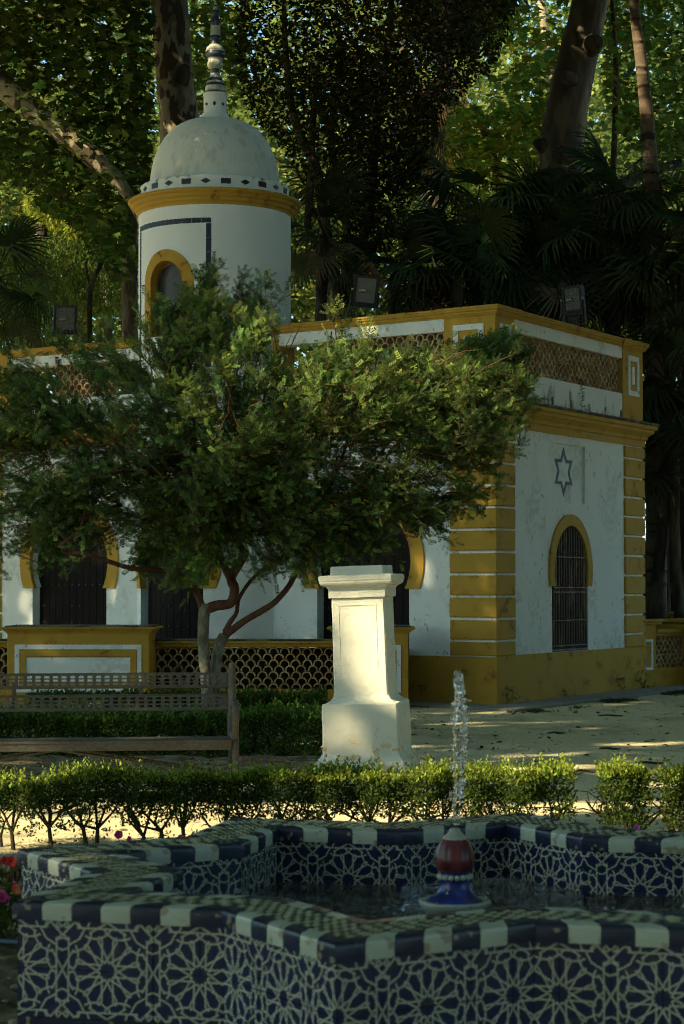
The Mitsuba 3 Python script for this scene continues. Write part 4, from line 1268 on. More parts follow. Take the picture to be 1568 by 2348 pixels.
def in_poly(poly, n, rr):
    x0, y0, x1, y1 = poly.bounds
    out = np.zeros((0, 2))
    while len(out) < n:
        q = rr.uniform([x0, y0], [x1, y1], (n * 2, 2))
        out = np.vstack([out, q[shapely.contains_xy(poly, q[:, 0], q[:, 1])]])
    return out[:n]


N = 900
uv = in_poly(OUTL, N, r)
edge = shapely.distance(OUTL.exterior, shapely.points(uv)) * px
half = 1.35 * np.sqrt(np.clip(edge / 1.25, 0.01, 1))
w = r.uniform(-1, 1, N)
w = np.where(r.uniform(size=N) < 0.5, -1 + 0.4 * r.uniform(size=N), w)
dep = w * half
P3 = np.array([at(u, v, TY - 0.1) for u, v in uv]) + np.c_[np.zeros(N), dep, np.zeros(N)]
P3[:, 0] *= 1 + dep / TY
P3[:, 2] = EYE + (P3[:, 2] - EYE) * (1 + dep / TY)
keep = np.ones(N, bool)
for cx, cy, rx, ry in HOLES:
    keep &= ((uv[:, 0] - cx) / rx) ** 2 + ((uv[:, 1] - cy) / ry) ** 2 > 1
thin = (uv[:, 0] > 630) & (uv[:, 0] < 1040) & (uv[:, 1] < 835) & (r.uniform(size=N) < 0.84)      # sparse where the parapet shows through
thin |= (uv[:, 0] < 320) & (uv[:, 1] < 930) & (r.uniform(size=N) < 0.45)
keep &= ~thin
xtra = np.array([at(u, v, TY - 0.3 + d) for (u, v), d in zip(in_poly(Polygon([(1080, 810), (1140, 785), (1240, 850), (1215, 905), (1195, 960), (1150, 1030), (1060, 980)]), 46, r), r.normal(0, 0.35, 46))])
tip = np.vstack([P3[keep], xtra])
N = len(tip)
cen = at(540, 1120, TY)
# each branchlet arches out to its tip; leafy shoots stand along its outer part
inw = unit(unit(cen - tip) * 0.9 + np.where(tip[:, 2:] > cen[2] + 0.5, -0.28, 0.12) * np.array([0, 0, 1.0]) + r.normal(0, 0.34, tip.shape))
bl = r.uniform(0.45, 0.95, N)
tip = tip - inw * 0.06
bas = tip + inw * bl[:, None]
lift = r.uniform(0.0, 0.12, N)


def along(i, t):
    return bas[i] * (1 - t)[:, None] + tip[i] * t[:, None] + np.c_[np.zeros((len(t), 2)), lift[i] * np.sin(np.pi * t)]


M = 13
ii = np.repeat(np.arange(N), M)
tt = np.clip(np.tile((np.arange(M) + 0.7) / M, N) + r.normal(0, 0.04, N * M), 0.05, 1) ** 0.8
sp = along(ii, tt)
bd = -inw[ii]
sidev = unit(np.cross(bd, r.normal(0, 1, bd.shape)))
sd = unit(bd * 0.75 + sidev * (0.95 - 0.65 * tt[:, None]) + [0, 0, 0.22])
gap = mikit.meshkit.fbm(sp * 2.0, 3, 4) > 0.36
sp, sd = sp[gap], sd[gap]
SL = r.uniform(0.10, 0.22, len(sp))
lp, ld, ls = [], [], []
K = 7
for k in range(K):
    t = (k + 0.5) / K
    p = sp + sd * (SL * t)[:, None]
    s1 = unit(np.cross(sd, [0.15, 0.1, 1])) * (1 if k % 2 else -1)
    up = unit(np.cross(s1, sd))
    lp.append(p)
    ld.append(unit(sd * (0.55 + 0.5 * t) + s1 * (0.9 - 0.5 * t) + up * r.normal(0.05, 0.4, (len(sp), 1)) + r.normal(0, 0.18, sp.shape)))
    ls.append(r.uniform(0.052, 0.088, len(sp)))
lp, ld, ls = np.vstack(lp), np.vstack(ld), np.concatenate(ls)
young = r.uniform(size=len(lp)) < 0.16
br = np.tile(ii[gap], K)                      # leaves of one branchlet share a tone
tone = np.exp(r.normal(0, 0.28, (N, 1))) * np.exp(r.normal(0, 0.10, (N, 3)) * [1.2, 0.2, 1.6])
tone[r.uniform(size=N) < 0.010] *= [1.5, 0.8, 0.6]
mesh, col = scatter(PINN, lp[~young], frames(ld[~young], r.normal(0, 0.7, (~young).sum())), ls[~young], np.clip(leaf_colors((~young).sum(), (0.100, 0.150, 0.048), r, 0.3) * tone[br[~young]], 0.005, 0.8))
part(tree, 'foliage', mikit.ply(mesh, 'mat_leaf', color=col), stuff=True)
leaf_mesh(tree, 'foliage', PINN, lp[young], ld[young], ls[young], (0.24, 0.33, 0.07), r, 'mat_leaf', var=0.3, label='pale young leaves of the small tree')
tw = [tube(np.array([along(np.array([i]), np.array([q]))[0] for q in (0.3, 0.55, 0.78, 1.0)]), [0.0065, 0.0055, 0.0040, 0.002], 5, False) for i in range(N)]
tw += [tube(np.array([sp[i], sp[i] + sd[i] * SL[i]]), [0.003, 0.0014], 3, False) for i in r.permutation(len(sp))[:3500]]
part(tree, 'twigs', mikit.ply(cat(tw), 'mat_bark_red', smooth=True), stuff=True)

# ================================================================ hedges
def hedge(name, label, u0, u1, Y, top, depth, n, leaf, base, young, group=None, stems=14, dens_low=0.22, low=0.10, toplift=None):
    """A clipped hedge from column u0 to u1 of the photograph at the distance Y, its top at the height top."""
    h = thing(name, label, 'hedge', group)
    x0, x1 = (u0 - 784) / 4600 * Y, (u1 - 784) / 4600 * Y
    rr = np.random.default_rng(int(u0 * 7 + Y * 100) % 100000)
    L = x1 - x0
    x = rr.uniform(x0, x1, n)
    zt = rr.uniform(0, 1, n)
    z = np.where(zt < 0.5, top * rr.uniform(0.62, 1.0, n), top * rr.uniform(low, 0.72, n))
    y = Y + depth * rr.uniform(0, 1, n)
    face = rr.uniform(size=n)
    y = np.where(face < 0.35, Y + 0.06 * np.abs(rr.normal(0, 1, n)), y)
    z = np.where((face > 0.35) & (face < 0.55), top - 0.05 * np.abs(rr.normal(0, 1, n)), z)
    p = np.c_[x, y, z]
    topv = top * (1 + 0.16 * (mikit.meshkit.fbm(np.c_[x * 3.1, y * 3, x * 0], 3, 3) - 0.5) * 2 + (toplift(x) if toplift else 0))
    p[:, 2] *= topv / top
    y_in = 0.05 * np.sin(x * 9 + 1) + 0.05 * np.sin(x * 23)
    p[:, 1] += y_in * 0.7
    q = mikit.meshkit.fbm(p * [9, 9, 9], 3, 8)
    hi = z > 0.60 * top
    e = np.minimum(x - x0, x1 - x)
    lowz = top * (low + (0.62 - dens_low) * 1.3 * mikit.meshkit.fbm(np.c_[x * 3.4, y * 2.5, x * 0], 3, 12) ** 1.1)      # ragged underside
    keep = (q > 0.36) & ((z > lowz) | (mikit.meshkit.fbm(p * 14, 2, 31) > 0.63)) & (e > 0.05 * rr.uniform(size=n))
    p, q, z, e = p[keep], q[keep], z[keep], e[keep]
    d = unit(np.c_[rr.normal(0, 0.7, len(p)), rr.normal(-0.25, 0.6, len(p)), rr.normal(0.55, 0.5, len(p))])
    isy = (p[:, 2] > 0.90 * top) & (rr.uniform(size=len(p)) < 0.75)
    d[isy] = unit(d[isy] + [0, 0, 0.9])
    leaf_mesh(h, 'foliage', OVAL, p[~isy], d[~isy], leaf * rr.uniform(0.7, 1.25, (~isy).sum()), base, rr, 'mat_leaf_gloss')
    # upright young shoots along the clipped top
    m = int(L * 170)
    sx, sy = rr.uniform(x0 + 0.02, x1 - 0.02, m), Y + depth * rr.uniform(0.0, 0.9, m)
    sz_ = top * (1 + 0.16 * (mikit.meshkit.fbm(np.c_[sx * 3.1, sy * 3, sx * 0], 3, 3) - 0.5) * 2 + (toplift(sx) if toplift else 0)) - 0.02
    cl = mikit.meshkit.noise(np.c_[sx * 4, sy * 4, sx * 0], 5) > 0.35
    sx, sy, sz_ = sx[cl], sy[cl], sz_[cl]
    shl = rr.uniform(0, 1, len(sx)) ** 2.2
    pos, dr_ = [p[isy]], [d[isy]]
    for k in range(7):
        a = k * 2.4 + rr.uniform(0, 6, len(sx))
        pos.append(np.c_[sx + rr.normal(0, .004, len(sx)), sy, sz_ + (0.006 + 0.009 * shl) * k])
        dr_.append(unit(np.c_[np.cos(a) * 0.7, np.sin(a) * 0.7, np.full(len(sx), 0.95)]))
    pos, dr_ = np.vstack(pos), np.vstack(dr_)
    leaf_mesh(h, 'foliage', OVAL, pos, dr_, leaf * 1.05 * rr.uniform(0.7, 1.2, len(pos)), young, rr, 'mat_leaf_gloss', label='pale young shoots along the clipped top')
    st = []
    for k in range(stems):
        bx_ = x0 + L * (k + 0.5 + rr.uniform(-0.35, 0.35)) / stems
        by = Y + depth * rr.uniform(0.2, 0.7)
        b = np.array([bx_, by, -0.09])
        f1 = b + [rr.normal(0, .03), rr.normal(0, .03), 0.09 + rr.uniform(0.05, 0.13)]
        st.append(tube(np.array([b, (b + f1) / 2 + rr.normal(0, .006, 3), f1]), [0.015, 0.013, 0.011], 6, False))
        for _ in range(rr.integers(3, 6)):
            tip = f1 + [rr.normal(0, 0.11), rr.normal(0, 0.08), rr.uniform(0.14, 0.30)]
            mid = f1 * 0.55 + tip * 0.45 + rr.normal(0, 0.030, 3)
            st.append(tube(np.array([f1, mid, tip]), [0.0090, 0.0064, 0.0034], 5, False))
            for _ in range(2):
                t2 = mid + [rr.normal(0, 0.10), rr.normal(0, 0.06), rr.uniform(-0.02, 0.14)]
                st.append(tube(np.array([mid, (mid + t2) / 2 + rr.normal(0, 0.012, 3), t2]), [0.0036, 0.0028, 0.0016], 4, False))
    part(h, 'stems', mikit.ply(cat(st), 'mat_stem', smooth=True), stuff=True)
    return h


BOX, YOUNG = (0.060, 0.095, 0.020), (0.21, 0.27, 0.042)
HY = 11.32
lowleft = lambda x: np.where(x < -1.55, -0.18 * np.clip((-1.55 - x) / 0.25, 0, 1), 0)
hedge('box_hedge', 'long clipped box hedge on the left, bare stems below, in front of the bench', -60, 684, HY, 0.428, 0.36, 30000, 0.021, BOX, YOUNG, stems=11, dens_low=0.06, low=0.12, toplift=lowleft)
hedge('box_hedge', 'clipped box hedge between the pedestal and the fountain', 672, 1326, HY + 0.02, 0.430, 0.36, 27000, 0.021, BOX, YOUNG, stems=10, dens_low=0.16, low=0.08)
hedge('box_bush', 'small rounded box bush right of the gap in the hedge', 1372, 1502, HY + 0.05, 0.440, 0.34, 6500, 0.021, BOX, YOUNG, stems=3, dens_low=0.1)
hedge('box_bush', 'clipped box bush cut by the right edge of the picture', 1508, 1680, HY, 0.435, 0.36, 7500, 0.021, BOX, YOUNG, stems=4, dens_low=0.14)
hedge('privet_hedge', 'low shaded hedge seen through and under the bench', -80, 742, 17.3, 0.375, 1.0, 26000, 0.034, (0.075, 0.125, 0.026), (0.10, 0.17, 0.034), stems=22, dens_low=0.55, low=0.0)
hedge('privet_hedge', 'loose low hedge at the foot of the clay lattice, behind the front ones', 60, 752, 20.6, 0.34, 0.9, 15000, 0.036, (0.06, 0.10, 0.022), (0.075, 0.12, 0.03), stems=16, dens_low=0.55, low=0.0)

# ================================================================ flowers by the fountain
_fa = np.linspace(0, 2 * math.pi, 20, endpoint=False)
_fr = 1 - 0.16 * np.abs(np.sin(2.5 * _fa)) ** 3
PET = (np.vstack([[0, 0, -0.45], np.c_[0.32 * np.cos(_fa), 0.32 * np.sin(_fa), np.full(20, -0.12)], np.c_[_fr * np.cos(_fa), _fr * np.sin(_fa), 0.06 * np.cos(5 * _fa)]]),
       np.array([[0, 1 + i, 1 + (i + 1) % 20] for i in range(20)] + [[1 + i, 21 + i, 21 + (i + 1) % 20] for i in range(20)] + [[1 + i, 21 + (i + 1) % 20, 1 + (i + 1) % 20] for i in range(20)]))


def flower(parent, p, n, size, rgb, throat, rr):
    R = rot_to(np.array([n], float), np.array([rr.uniform(0, 6)]), rr)[0]
    v = PET[0] @ R.T * size + p
    col = np.vstack([[throat], np.tile(np.array(throat) * 0.5 + np.array(rgb) * 0.5, (20, 1)), np.tile(rgb, (20, 1))])
    return part(parent, 'flower', mikit.ply(TM(v, PET[1]), 'mat_petal', smooth=True, color=col))


RED, MAG, PUR, PIN = (0.50, 0.022, 0.012), (0.40, 0.010, 0.11), (0.10, 0.004, 0.06), (0.50, 0.10, 0.30)


def petunia(label, u, v, Y, blooms, hgt=0.22, nleaf=260, spread=0.13, grp=None):
    rr = np.random.default_rng(int(u * 3 + v))
    g = at(u, v, Y)
    g[2] = -0.06
    t = thing('petunia', label, 'flower', grp)
    p = g + np.c_[rr.normal(0, spread, nleaf), rr.normal(0, spread * 0.8, nleaf), hgt * rr.uniform(0.15, 1, nleaf) ** 0.7]
    leaf_mesh(t, 'foliage', OVAL, p, unit(rr.normal(0, 1, (nleaf, 3)) + [0, -0.2, 0.5]), 0.045 * rr.uniform(0.6, 1.2, nleaf), (0.07, 0.10, 0.02), rr, 'mat_leaf')
    st = [tube(np.array([g, g * 0.5 + q * 0.5 + rr.normal(0, .02, 3), q]), [0.004, 0.003, 0.002], 5, False) for q in p[:14]]
    part(t, 'stems', mikit.ply(cat(st), 'mat_green_stem', smooth=True), stuff=True)
    for bu, bv, col in blooms:
        q = at(bu, bv, Y + rr.normal(0, 0.04) - 0.06)
        flower(t, q, (rr.normal(0, 0.35), -1, rr.uniform(0.0, 0.7)), rr.uniform(0.019, 0.028), col, (0.35, 0.33, 0.12) if rr.uniform() < 0.4 else tuple(np.array(col) * 0.25), rr)
    return t


petunia('bushy petunia with red and dark purple blooms at the left edge beside the basin', 14, 2050, 9.15, [(12, 1972, RED), (26, 1975, RED), (6, 1984, PUR), (2, 1996, PUR), (34, 1988, MAG), (38, 1982, RED), (32, 2003, PUR), (40, 2000, PUR), (22, 2012, RED), (28, 2016, PIN), (36, 2010, PUR)], hgt=0.30, nleaf=420)
petunia('lower petunia with one red and one magenta bloom at the left edge', 16, 2100, 8.8, [(36, 2034, RED), (6, 2058, MAG), (14, 2062, PIN), (38, 2042, RED), (1, 2050, MAG)], hgt=0.22, nleaf=420)
petunia('small petunia with dark magenta blooms under the hedge, above the basin rim', 276, 1935, 10.95, [(272, 1913, MAG), (296, 1924, MAG)], hgt=0.14, nleaf=40, spread=0.05)
petunia('single magenta petunia at the foot of the left hedge', 415, 1935, 10.95, [(415, 1923, MAG)], hgt=0.08, nleaf=16, spread=0.03)
petunia('faint pink petunia low above the far left corner of the basin', 140, 1955, 10.95, [(140, 1951, PIN)], hgt=0.05, nleaf=16, spread=0.03)
petunia('single pale pink flower in front of the small bush at the right', 1460, 1925, 10.95, [(1459, 1898, (0.62, 0.10, 0.40))], hgt=0.10, nleaf=14, spread=0.03)
kerb = numbered('kerb')
labels[kerb] = {'kind': 'structure'}
for x in np.arange(-4.2, 4.2, 0.42):
    m = bx(x + 0.006, x + 0.412, 11.08, 11.19, -0.14, 0.004 + rng.uniform(-.006, .006), 0.014)
    part(kerb, 'stone', mikit.ply(rough(m, 0.008, 12, int(x * 10) + 90), 'mat_stone', smooth=30))
hz = thing('hose', 'thin blue-grey watering hose lying across the flower bed at the left edge', 'hose')
scene[hz] = mikit.ply(tube(smooth_path([(-3.2, 8.5, -0.03), (-2.2, 8.62, -0.02), (-1.62, 8.60, -0.01), (-1.25, 8.54, -0.015), (-0.9, 8.7, -0.03)], 8), 0.011, 8), 'mat_hose', smooth=True)
stn = []
rs = np.random.default_rng(77)
for k in range(170):
    m = trimesh.creation.icosphere(subdivisions=2, radius=1)
    m.vertices *= rs.uniform(0.012, 0.045) * rs.uniform(0.6, 1.2, 3) * [1, 1, 0.7]
    m.apply_translation([rs.uniform(-2.6, -0.7), rs.uniform(5.8, 10.9), -0.075])
    stn.append(m)
structure('bed_gravel', mikit.ply(cat(stn), 'mat_stone', smooth=True))
labels['bed_gravel'] = {'label': 'loose pebbles lying in the flower bed', 'category': 'pebbles', 'kind': 'stuff'}
# ================================================================ floodlights on the roof, litter, weeds
def floodlight(label, u, v, Y, yaw, tilt, w=0.30, h=0.36, cage=True, roll=0.0):
    t = thing('floodlight', label, 'floodlight', None)
    c = at(u, v, Y)
    a, b, g = math.radians(yaw), math.radians(tilt), math.radians(roll)
    R = np.array([[math.cos(a), -math.sin(a), 0], [math.sin(a), math.cos(a), 0], [0, 0, 1]]) @ np.array([[1, 0, 0], [0, math.cos(b), -math.sin(b)], [0, math.sin(b), math.cos(b)]]) @ np.array([[math.cos(g), 0, math.sin(g)], [0, 1, 0], [-math.sin(g), 0, math.cos(g)]])
    mv = lambda m: mapped(m, lambda q: q @ R.T + c)
    hull = trimesh.convex.convex_hull(np.array([[sx * w / 2, 0, sz * h / 2] for sx in (-1, 1) for sz in (-1, 1)] + [[sx * w * 0.30, 0.16, sz * h * 0.30] for sx in (-1, 1) for sz in (-1, 1)] + [[sx * w / 2, 0.05, sz * h / 2] for sx in (-1, 1) for sz in (-1, 1)]))
    part(t, 'housing', mikit.ply(mv(hull), 'mat_black_metal'))
    fw = w * 0.12
    part(t, 'bezel', mikit.ply(mv(extrude_xz(sbox(-w / 2, -h / 2, w / 2, h / 2).difference(sbox(-w / 2 + fw, -h / 2 + fw * 1.6, w / 2 - fw, h / 2 - fw * 0.7)), -0.022, -0.002)), 'mat_black_metal'))
    part(t, 'reflector', mikit.ply(mv(bx(-w / 2 + fw, w / 2 - fw, -0.006, -0.003, -h / 2 + fw * 1.6, h / 2 - fw * 0.7)), 'mat_reflector'))
    lamp = trimesh.creation.cylinder(radius=0.022, height=w * 0.28)
    lamp.apply_transform(trimesh.transformations.rotation_matrix(math.pi / 2, [0, 1, 0]))
    lamp.apply_translation([-w * 0.14, -0.016, 0.01])
    part(t, 'lamp', mikit.ply(mv(lamp), 'mat_brass', smooth=40))
    if cage:
        ws = []
        for k in range(9):
            x = -w / 2 - 0.01 + (w + 0.06) * k / 8
            ws.append(tube(np.array([[x, -0.05, -h / 2 - 0.10], [x, -0.05, h / 2 + 0.01]]), 0.0022, 4))
        for k in range(12):
            z = -h / 2 - 0.10 + (h + 0.11) * k / 11
            ws.append(tube(np.array([[-w / 2 - 0.01, -0.05, z], [w / 2 + 0.05, -0.05, z]]), 0.0022, 4))
        part(t, 'wire_guard', mikit.ply(mv(cat(ws)), 'mat_grey_wire'), stuff=True)
    br = [mv(bx(sx * (w / 2 + 0.012) - 0.006, sx * (w / 2 + 0.012) + 0.006, -0.012, 0.03, -h / 2 - 0.14, 0.02)) for sx in (-1, 1)] + [mv(bx(-w / 2 - 0.018, w / 2 + 0.018, -0.012, 0.03, -h / 2 - 0.152, -h / 2 - 0.14))]
    part(t, 'bracket', mikit.ply(cat(br), 'mat_black_metal'))
    foot = c + R @ np.array([0, 0.01, -h / 2 - 0.15])
    part(t, 'post', mikit.ply(tube(np.array([[foot[0], foot[1], 3.8], foot + [0, 0, 0.01]]), 0.022, 8), 'mat_black_metal', smooth=40))
    for sx in (-1, 1):
        part(t, 'clip', mikit.ply(mv(bx(sx * w * 0.53 - 0.012, sx * w * 0.53 + 0.012, -0.03, -0.005, 0.0, 0.03, 0.004)), 'mat_brass'))


def extrude_xz(poly, y0, y1):
    return mapped(extrude(poly, y1 - y0), lambda v: np.c_[v[:, 0], y0 + v[:, 2], v[:, 1]])


floodlight('black floodlight with a pale square lens on the roof right of the tower', 838, 668, 26.6, 8, 12, 0.34, 0.42, cage=False, roll=5)
floodlight('caged floodlight turned sideways on the roof near the right corner', 1313, 688, 28.2, -42, 8, 0.34, 0.40)
floodlight('dark caged floodlight on the roof left of the tower', 150, 733, 29.2, 14, 10, 0.34, 0.42)

r = np.random.default_rng(5)
n = 2400
p = np.c_[r.uniform(-4, 6, n), 11.3 + 15 * r.uniform(0, 1, n) ** 1.2, np.zeros(n)]
p[:, 2] = lump(p[:, 0], p[:, 1]) + 0.006
mesh, col = scatter(OVAL, p, frames(unit(np.c_[r.normal(0, 1, (n, 2)), r.normal(0, 0.12, n)]), r.normal(0, 0.3, n)), r.uniform(0.02, 0.075, n), leaf_colors(n, (0.055, 0.04, 0.022), r, 0.5, 0.2))
k = numbered('leaf_litter')
scene[k] = mikit.ply(mesh, 'mat_dry_leaf', color=col)
labels[k] = {'label': 'dry brown leaves scattered over the sandy path', 'category': 'leaf litter', 'kind': 'stuff'}
n = 1100
p = np.c_[r.uniform(-3.4, 3, n), r.uniform(5, 10.9, n), np.full(n, -0.045)]
p[260:] = np.c_[r.uniform(-6, -0.4, 840), r.uniform(15.4, 20, 840), np.full(840, 0.045)]
mesh, col = scatter(OVAL, p, frames(unit(np.c_[r.normal(0, 1, (n, 2)), r.normal(0, 0.2, n)]), r.normal(0, 0.4, n)), r.uniform(0.03, 0.08, n), leaf_colors(n, (0.14, 0.075, 0.035), r, 0.4, 0.25))
k = numbered('bed_litter')
scene[k] = mikit.ply(mesh, 'mat_dry_leaf', color=col)
labels[k] = {'label': 'curled brown leaves lying in the flower beds beside the basin and under the bench', 'category': 'leaf litter', 'kind': 'stuff'}
for u, v, L, a, lab in ((1490, 1749, 0.26, 0.1, 'dark stick lying on the sandy path above the right-hand bush'), (1398, 1716, 0.20, -.2, 'short dark stick on the shaded sand below the pavilion corner'), (1400, 1640, 0.28, .05, 'dark flat piece of bark on the sunlit streak of sand'), (1345, 1768, 0.22, -.5, 'crooked stick above the gap in the hedge'), (1275, 1680, 0.2, .3, 'thin twig on the shaded sand right of the water jet')):
    g = at(u, v, 1)
    k_ = (0.012 - EYE) / (g[2] - EYE)
    g = np.array([g[0] * k_, k_, 0.012])
    t = thing('fallen_stick', lab, 'stick')
    d = np.array([math.cos(a), math.sin(a), 0]) * L / 2
    scene[t] = mikit.ply(bark_tube([(*(g - d), .006), (*(g - d * .3 + [0, .01, .006]), .010), (*(g + d * .4 - [0, .01, 0]), .009), (*(g + d), .004)], 5, 6, .2, int(u)), 'mat_bark_dark', smooth=True)


def weed(label, t, s, n, size, ht):
    q = pav(np.array([[t, s, 0.0]]))[0]
    rr = np.random.default_rng(int(abs(t) * 900 + s * 131))
    k = thing('weed_tuft', label, 'weed')
    b = q + np.c_[rr.normal(0, 0.05, n), rr.normal(0, 0.04, n), ht * rr.uniform(0.1, 1, n)]
    leaf_mesh(k, 'blades', LANCE, b, unit(np.c_[rr.normal(0, .6, n), rr.normal(0, .5, n), rr.uniform(0.2, 1, n)]), size * rr.uniform(.5, 1.2, n), (0.045, 0.060, 0.018), rr, 'mat_leaf_dull')


weed('upright weed at the foot of the pavilion corner', -0.09, 0.22, 60, 0.06, 0.25)
weed('small weed under the barred window by the wall', -0.09, 1.9, 40, 0.05, 0.12)
weed('dry weed by the wall right of the barred window', -0.12, 3.6, 60, 0.06, 0.2)
weed('dry weed below the far quoins of the pavilion', -0.14, 4.35, 70, 0.07, 0.26)
r = np.random.default_rng(15)
n = 5200
s_ = r.uniform(-0.9, 7.2, n)
t_ = -0.78 + 0.10 * r.normal(0, 1, n) + 0.12 * (mikit.meshkit.noise(np.c_[s_ * 1.3, s_ * 0, s_ * 0]) - 0.5)
ok = mikit.meshkit.fbm(np.c_[s_ * 1.6, t_ * 2, s_ * 0], 3, 9) > 0.50
q = pav(np.c_[t_, s_, np.zeros(n)])[ok]
n = len(q)
mesh, col = scatter(LANCE, q, frames(unit(np.c_[r.normal(0, .6, n), r.normal(0, .6, n), r.uniform(.15, 1, n)]), r.normal(0, 1, n)), r.uniform(.02, .075, n), leaf_colors(n, (0.05, 0.055, 0.02), r, .4, .2))
k = numbered('grass_edge')
scene[k] = mikit.ply(mesh, 'mat_leaf_dull', color=col)
labels[k] = {'label': 'thin dry grass along the pavement edge beside the pavilion', 'category': 'grass', 'kind': 'stuff'}
rr = np.random.default_rng(3)
q0 = pav(np.array([[-0.02, 2.55, 4.03]]))[0]
k = thing('parapet_weed', 'spindly plant growing from the white band under the side lattice', 'weed')
b = q0 + np.c_[rr.normal(0, .015, 26), rr.normal(0, .02, 26), np.linspace(-0.18, 0.22, 26)]
leaf_mesh(k, 'leaves', LANCE, b, unit(np.c_[rr.choice([-1, 1], 26), rr.normal(0, .2, 26), rr.normal(.1, .3, 26)]), 0.07, (0.03, 0.035, 0.02), rr, 'mat_leaf_dull')
part(k, 'stalk', mikit.ply(tube(np.array([q0 + [0, 0, -.2], q0 + [.01, 0, 0], q0 + [0, 0, .22]]), [.004, .003, .002], 5), 'mat_stem', smooth=True))

BROAD = (OVAL[0] * [1, 1.7, 1.3], OVAL[1])
# ================================================================ trees and palms behind
def crown_from(tree_, poly, Y, thick, n, proto, size, base, rr, m='mat_leaf', droop=0.2, thr=0.42, freq=1.0, var=0.3, hue=0.14, name='crown'):
    """Leaves through the part of a crown whose outline in the photograph is poly, centred at the distance Y."""
    uv = in_poly(Polygon(poly), n, rr)
    dep = rr.normal(0, thick / 2, n)
    p = np.array([at(u, v, Y + d) for (u, v), d in zip(uv, dep)])
    keep = mikit.meshkit.fbm(p * freq, 3, int(Y * 10) % 97) > thr
    p = p[keep]
    d = unit(np.c_[rr.normal(0, 1, (len(p), 2)), rr.normal(-droop, 0.45, len(p))])
    return leaf_mesh(tree_, name, proto, p, d, size * rr.uniform(0.6, 1.25, len(p)), base, rr, m, roll=rr.normal(0, 0.5, len(p)), var=var, hue=hue)


def trunk(tree_, pts, m, seed=1, name='trunk', lump=0.08, sides=16):
    return part(tree_, name, mikit.ply(bark_tube([(*at(u, v, Y), w * Y / 4600) for u, v, Y, w in pts], 8, sides, lump, seed), m, smooth=True))


rr = np.random.default_rng(41)
PG = (0.115, 0.175, 0.034)
ta = thing('plane_tree', 'tall plane tree with flaking pale bark rising behind the dome', 'tree')
trunk(ta, [(428, 1420, 34, 62), (424, 1000, 34, 54), (420, 600, 34, 50), (414, 320, 34, 47), (404, 200, 34, 44), (393, 80, 34, 43), (384, -80, 34, 42), (376, -380, 34.5, 36), (372, -700, 35, 26)], 'mat_bark_pale', 3)
trunk(ta, [(412, 190, 33.6, 20), (421, 165, 33.55, 17), (428, 150, 33.5, 8)], 'mat_bark_dark', 4, 'knot')
trunk(ta, [(384, -60, 34, 24), (320, -220, 33, 20), (220, -420, 32, 12)], 'mat_bark_pale', 5, 'limb')
crown_from(ta, [(-60, -80), (330, -80), (350, 60), (345, 330), (335, 420), (300, 520), (330, 600), (270, 650), (215, 560), (140, 500), (80, 470), (40, 400), (-60, 420)], 31.5, 2.4, 6800, PLANE, 0.18, (0.065, 0.10, 0.022), rr, thr=0.40, freq=1.1)
crown_from(ta, [(430, -80), (560, -80), (560, 230), (470, 300), (440, 200)], 35.5, 2.0, 1300, PLANE, 0.17, PG, rr, thr=0.42)
tb = thing('plane_tree', 'plane tree off the left edge whose mottled limb slants down towards the dome', 'tree')
trunk(tb, [(-520, 1400, 29, 60), (-480, 700, 29, 52), (-400, 200, 29.5, 46), (-300, -300, 30, 36)], 'mat_bark_pale', 6)
trunk(tb, [(-440, 60, 29.4, 36), (-200, 90, 29.8, 32), (-20, 180, 30, 29), (60, 243, 30, 27), (120, 285, 30, 26), (180, 332, 30, 25), (235, 380, 30, 23), (290, 440, 30.1, 14), (330, 520, 30.2, 7)], 'mat_bark_pale', 7, 'limb')

tc = thing('dark_evergreen', 'dark small-leaved evergreen with several thin leaning stems right of the tower', 'tree')
for i, pts in enumerate([[(790, 1400, 31, 24), (782, 760, 31, 17), (765, 640, 31, 15), (745, 520, 31, 14), (735, 440, 31, 13), (722, 380, 31, 12), (692, 320, 31, 11), (668, 240, 31, 9), (655, 120, 31, 7), (650, -20, 31, 5)],
                         [(800, 1400, 31.2, 20), (788, 700, 31.2, 13), (800, 640, 31.2, 12), (826, 570, 31.2, 12), (846, 480, 31.2, 12), (856, 380, 31.2, 11), (866, 250, 31.2, 10), (890, 100, 31, 8), (900, -60, 31, 6)],
                         [(770, 1400, 31.4, 18), (765, 690, 31.4, 12), (728, 570, 31.4, 10), (706, 520, 31.4, 9), (712, 430, 31.4, 9), (716, 300, 31.4, 8), (730, 120, 31.4, 6)],
                         [(820, 1400, 31.6, 16), (800, 600, 31.6, 10), (772, 430, 31.6, 9), (760, 300, 31.6, 8), (790, 100, 31.6, 6)]]):
    trunk(tc, pts, 'mat_bark_dark', 10 + i, 'stem', 0.07, 10)
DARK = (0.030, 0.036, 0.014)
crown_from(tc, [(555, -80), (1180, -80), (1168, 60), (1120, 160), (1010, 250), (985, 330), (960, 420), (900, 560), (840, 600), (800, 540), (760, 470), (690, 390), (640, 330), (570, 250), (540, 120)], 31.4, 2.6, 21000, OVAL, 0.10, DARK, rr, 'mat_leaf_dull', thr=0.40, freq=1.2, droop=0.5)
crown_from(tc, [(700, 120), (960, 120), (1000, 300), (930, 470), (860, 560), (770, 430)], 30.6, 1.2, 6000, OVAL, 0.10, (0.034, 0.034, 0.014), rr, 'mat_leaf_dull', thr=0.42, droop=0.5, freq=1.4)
crown_from(tc, [(760, -80), (1160, -80), (1130, 140), (980, 250), (800, 260)], 30.2, 1.0, 2600, OVAL, 0.10, (0.075, 0.045, 0.018), rr, 'mat_leaf_dull', thr=0.47, droop=0.5, freq=1.6)

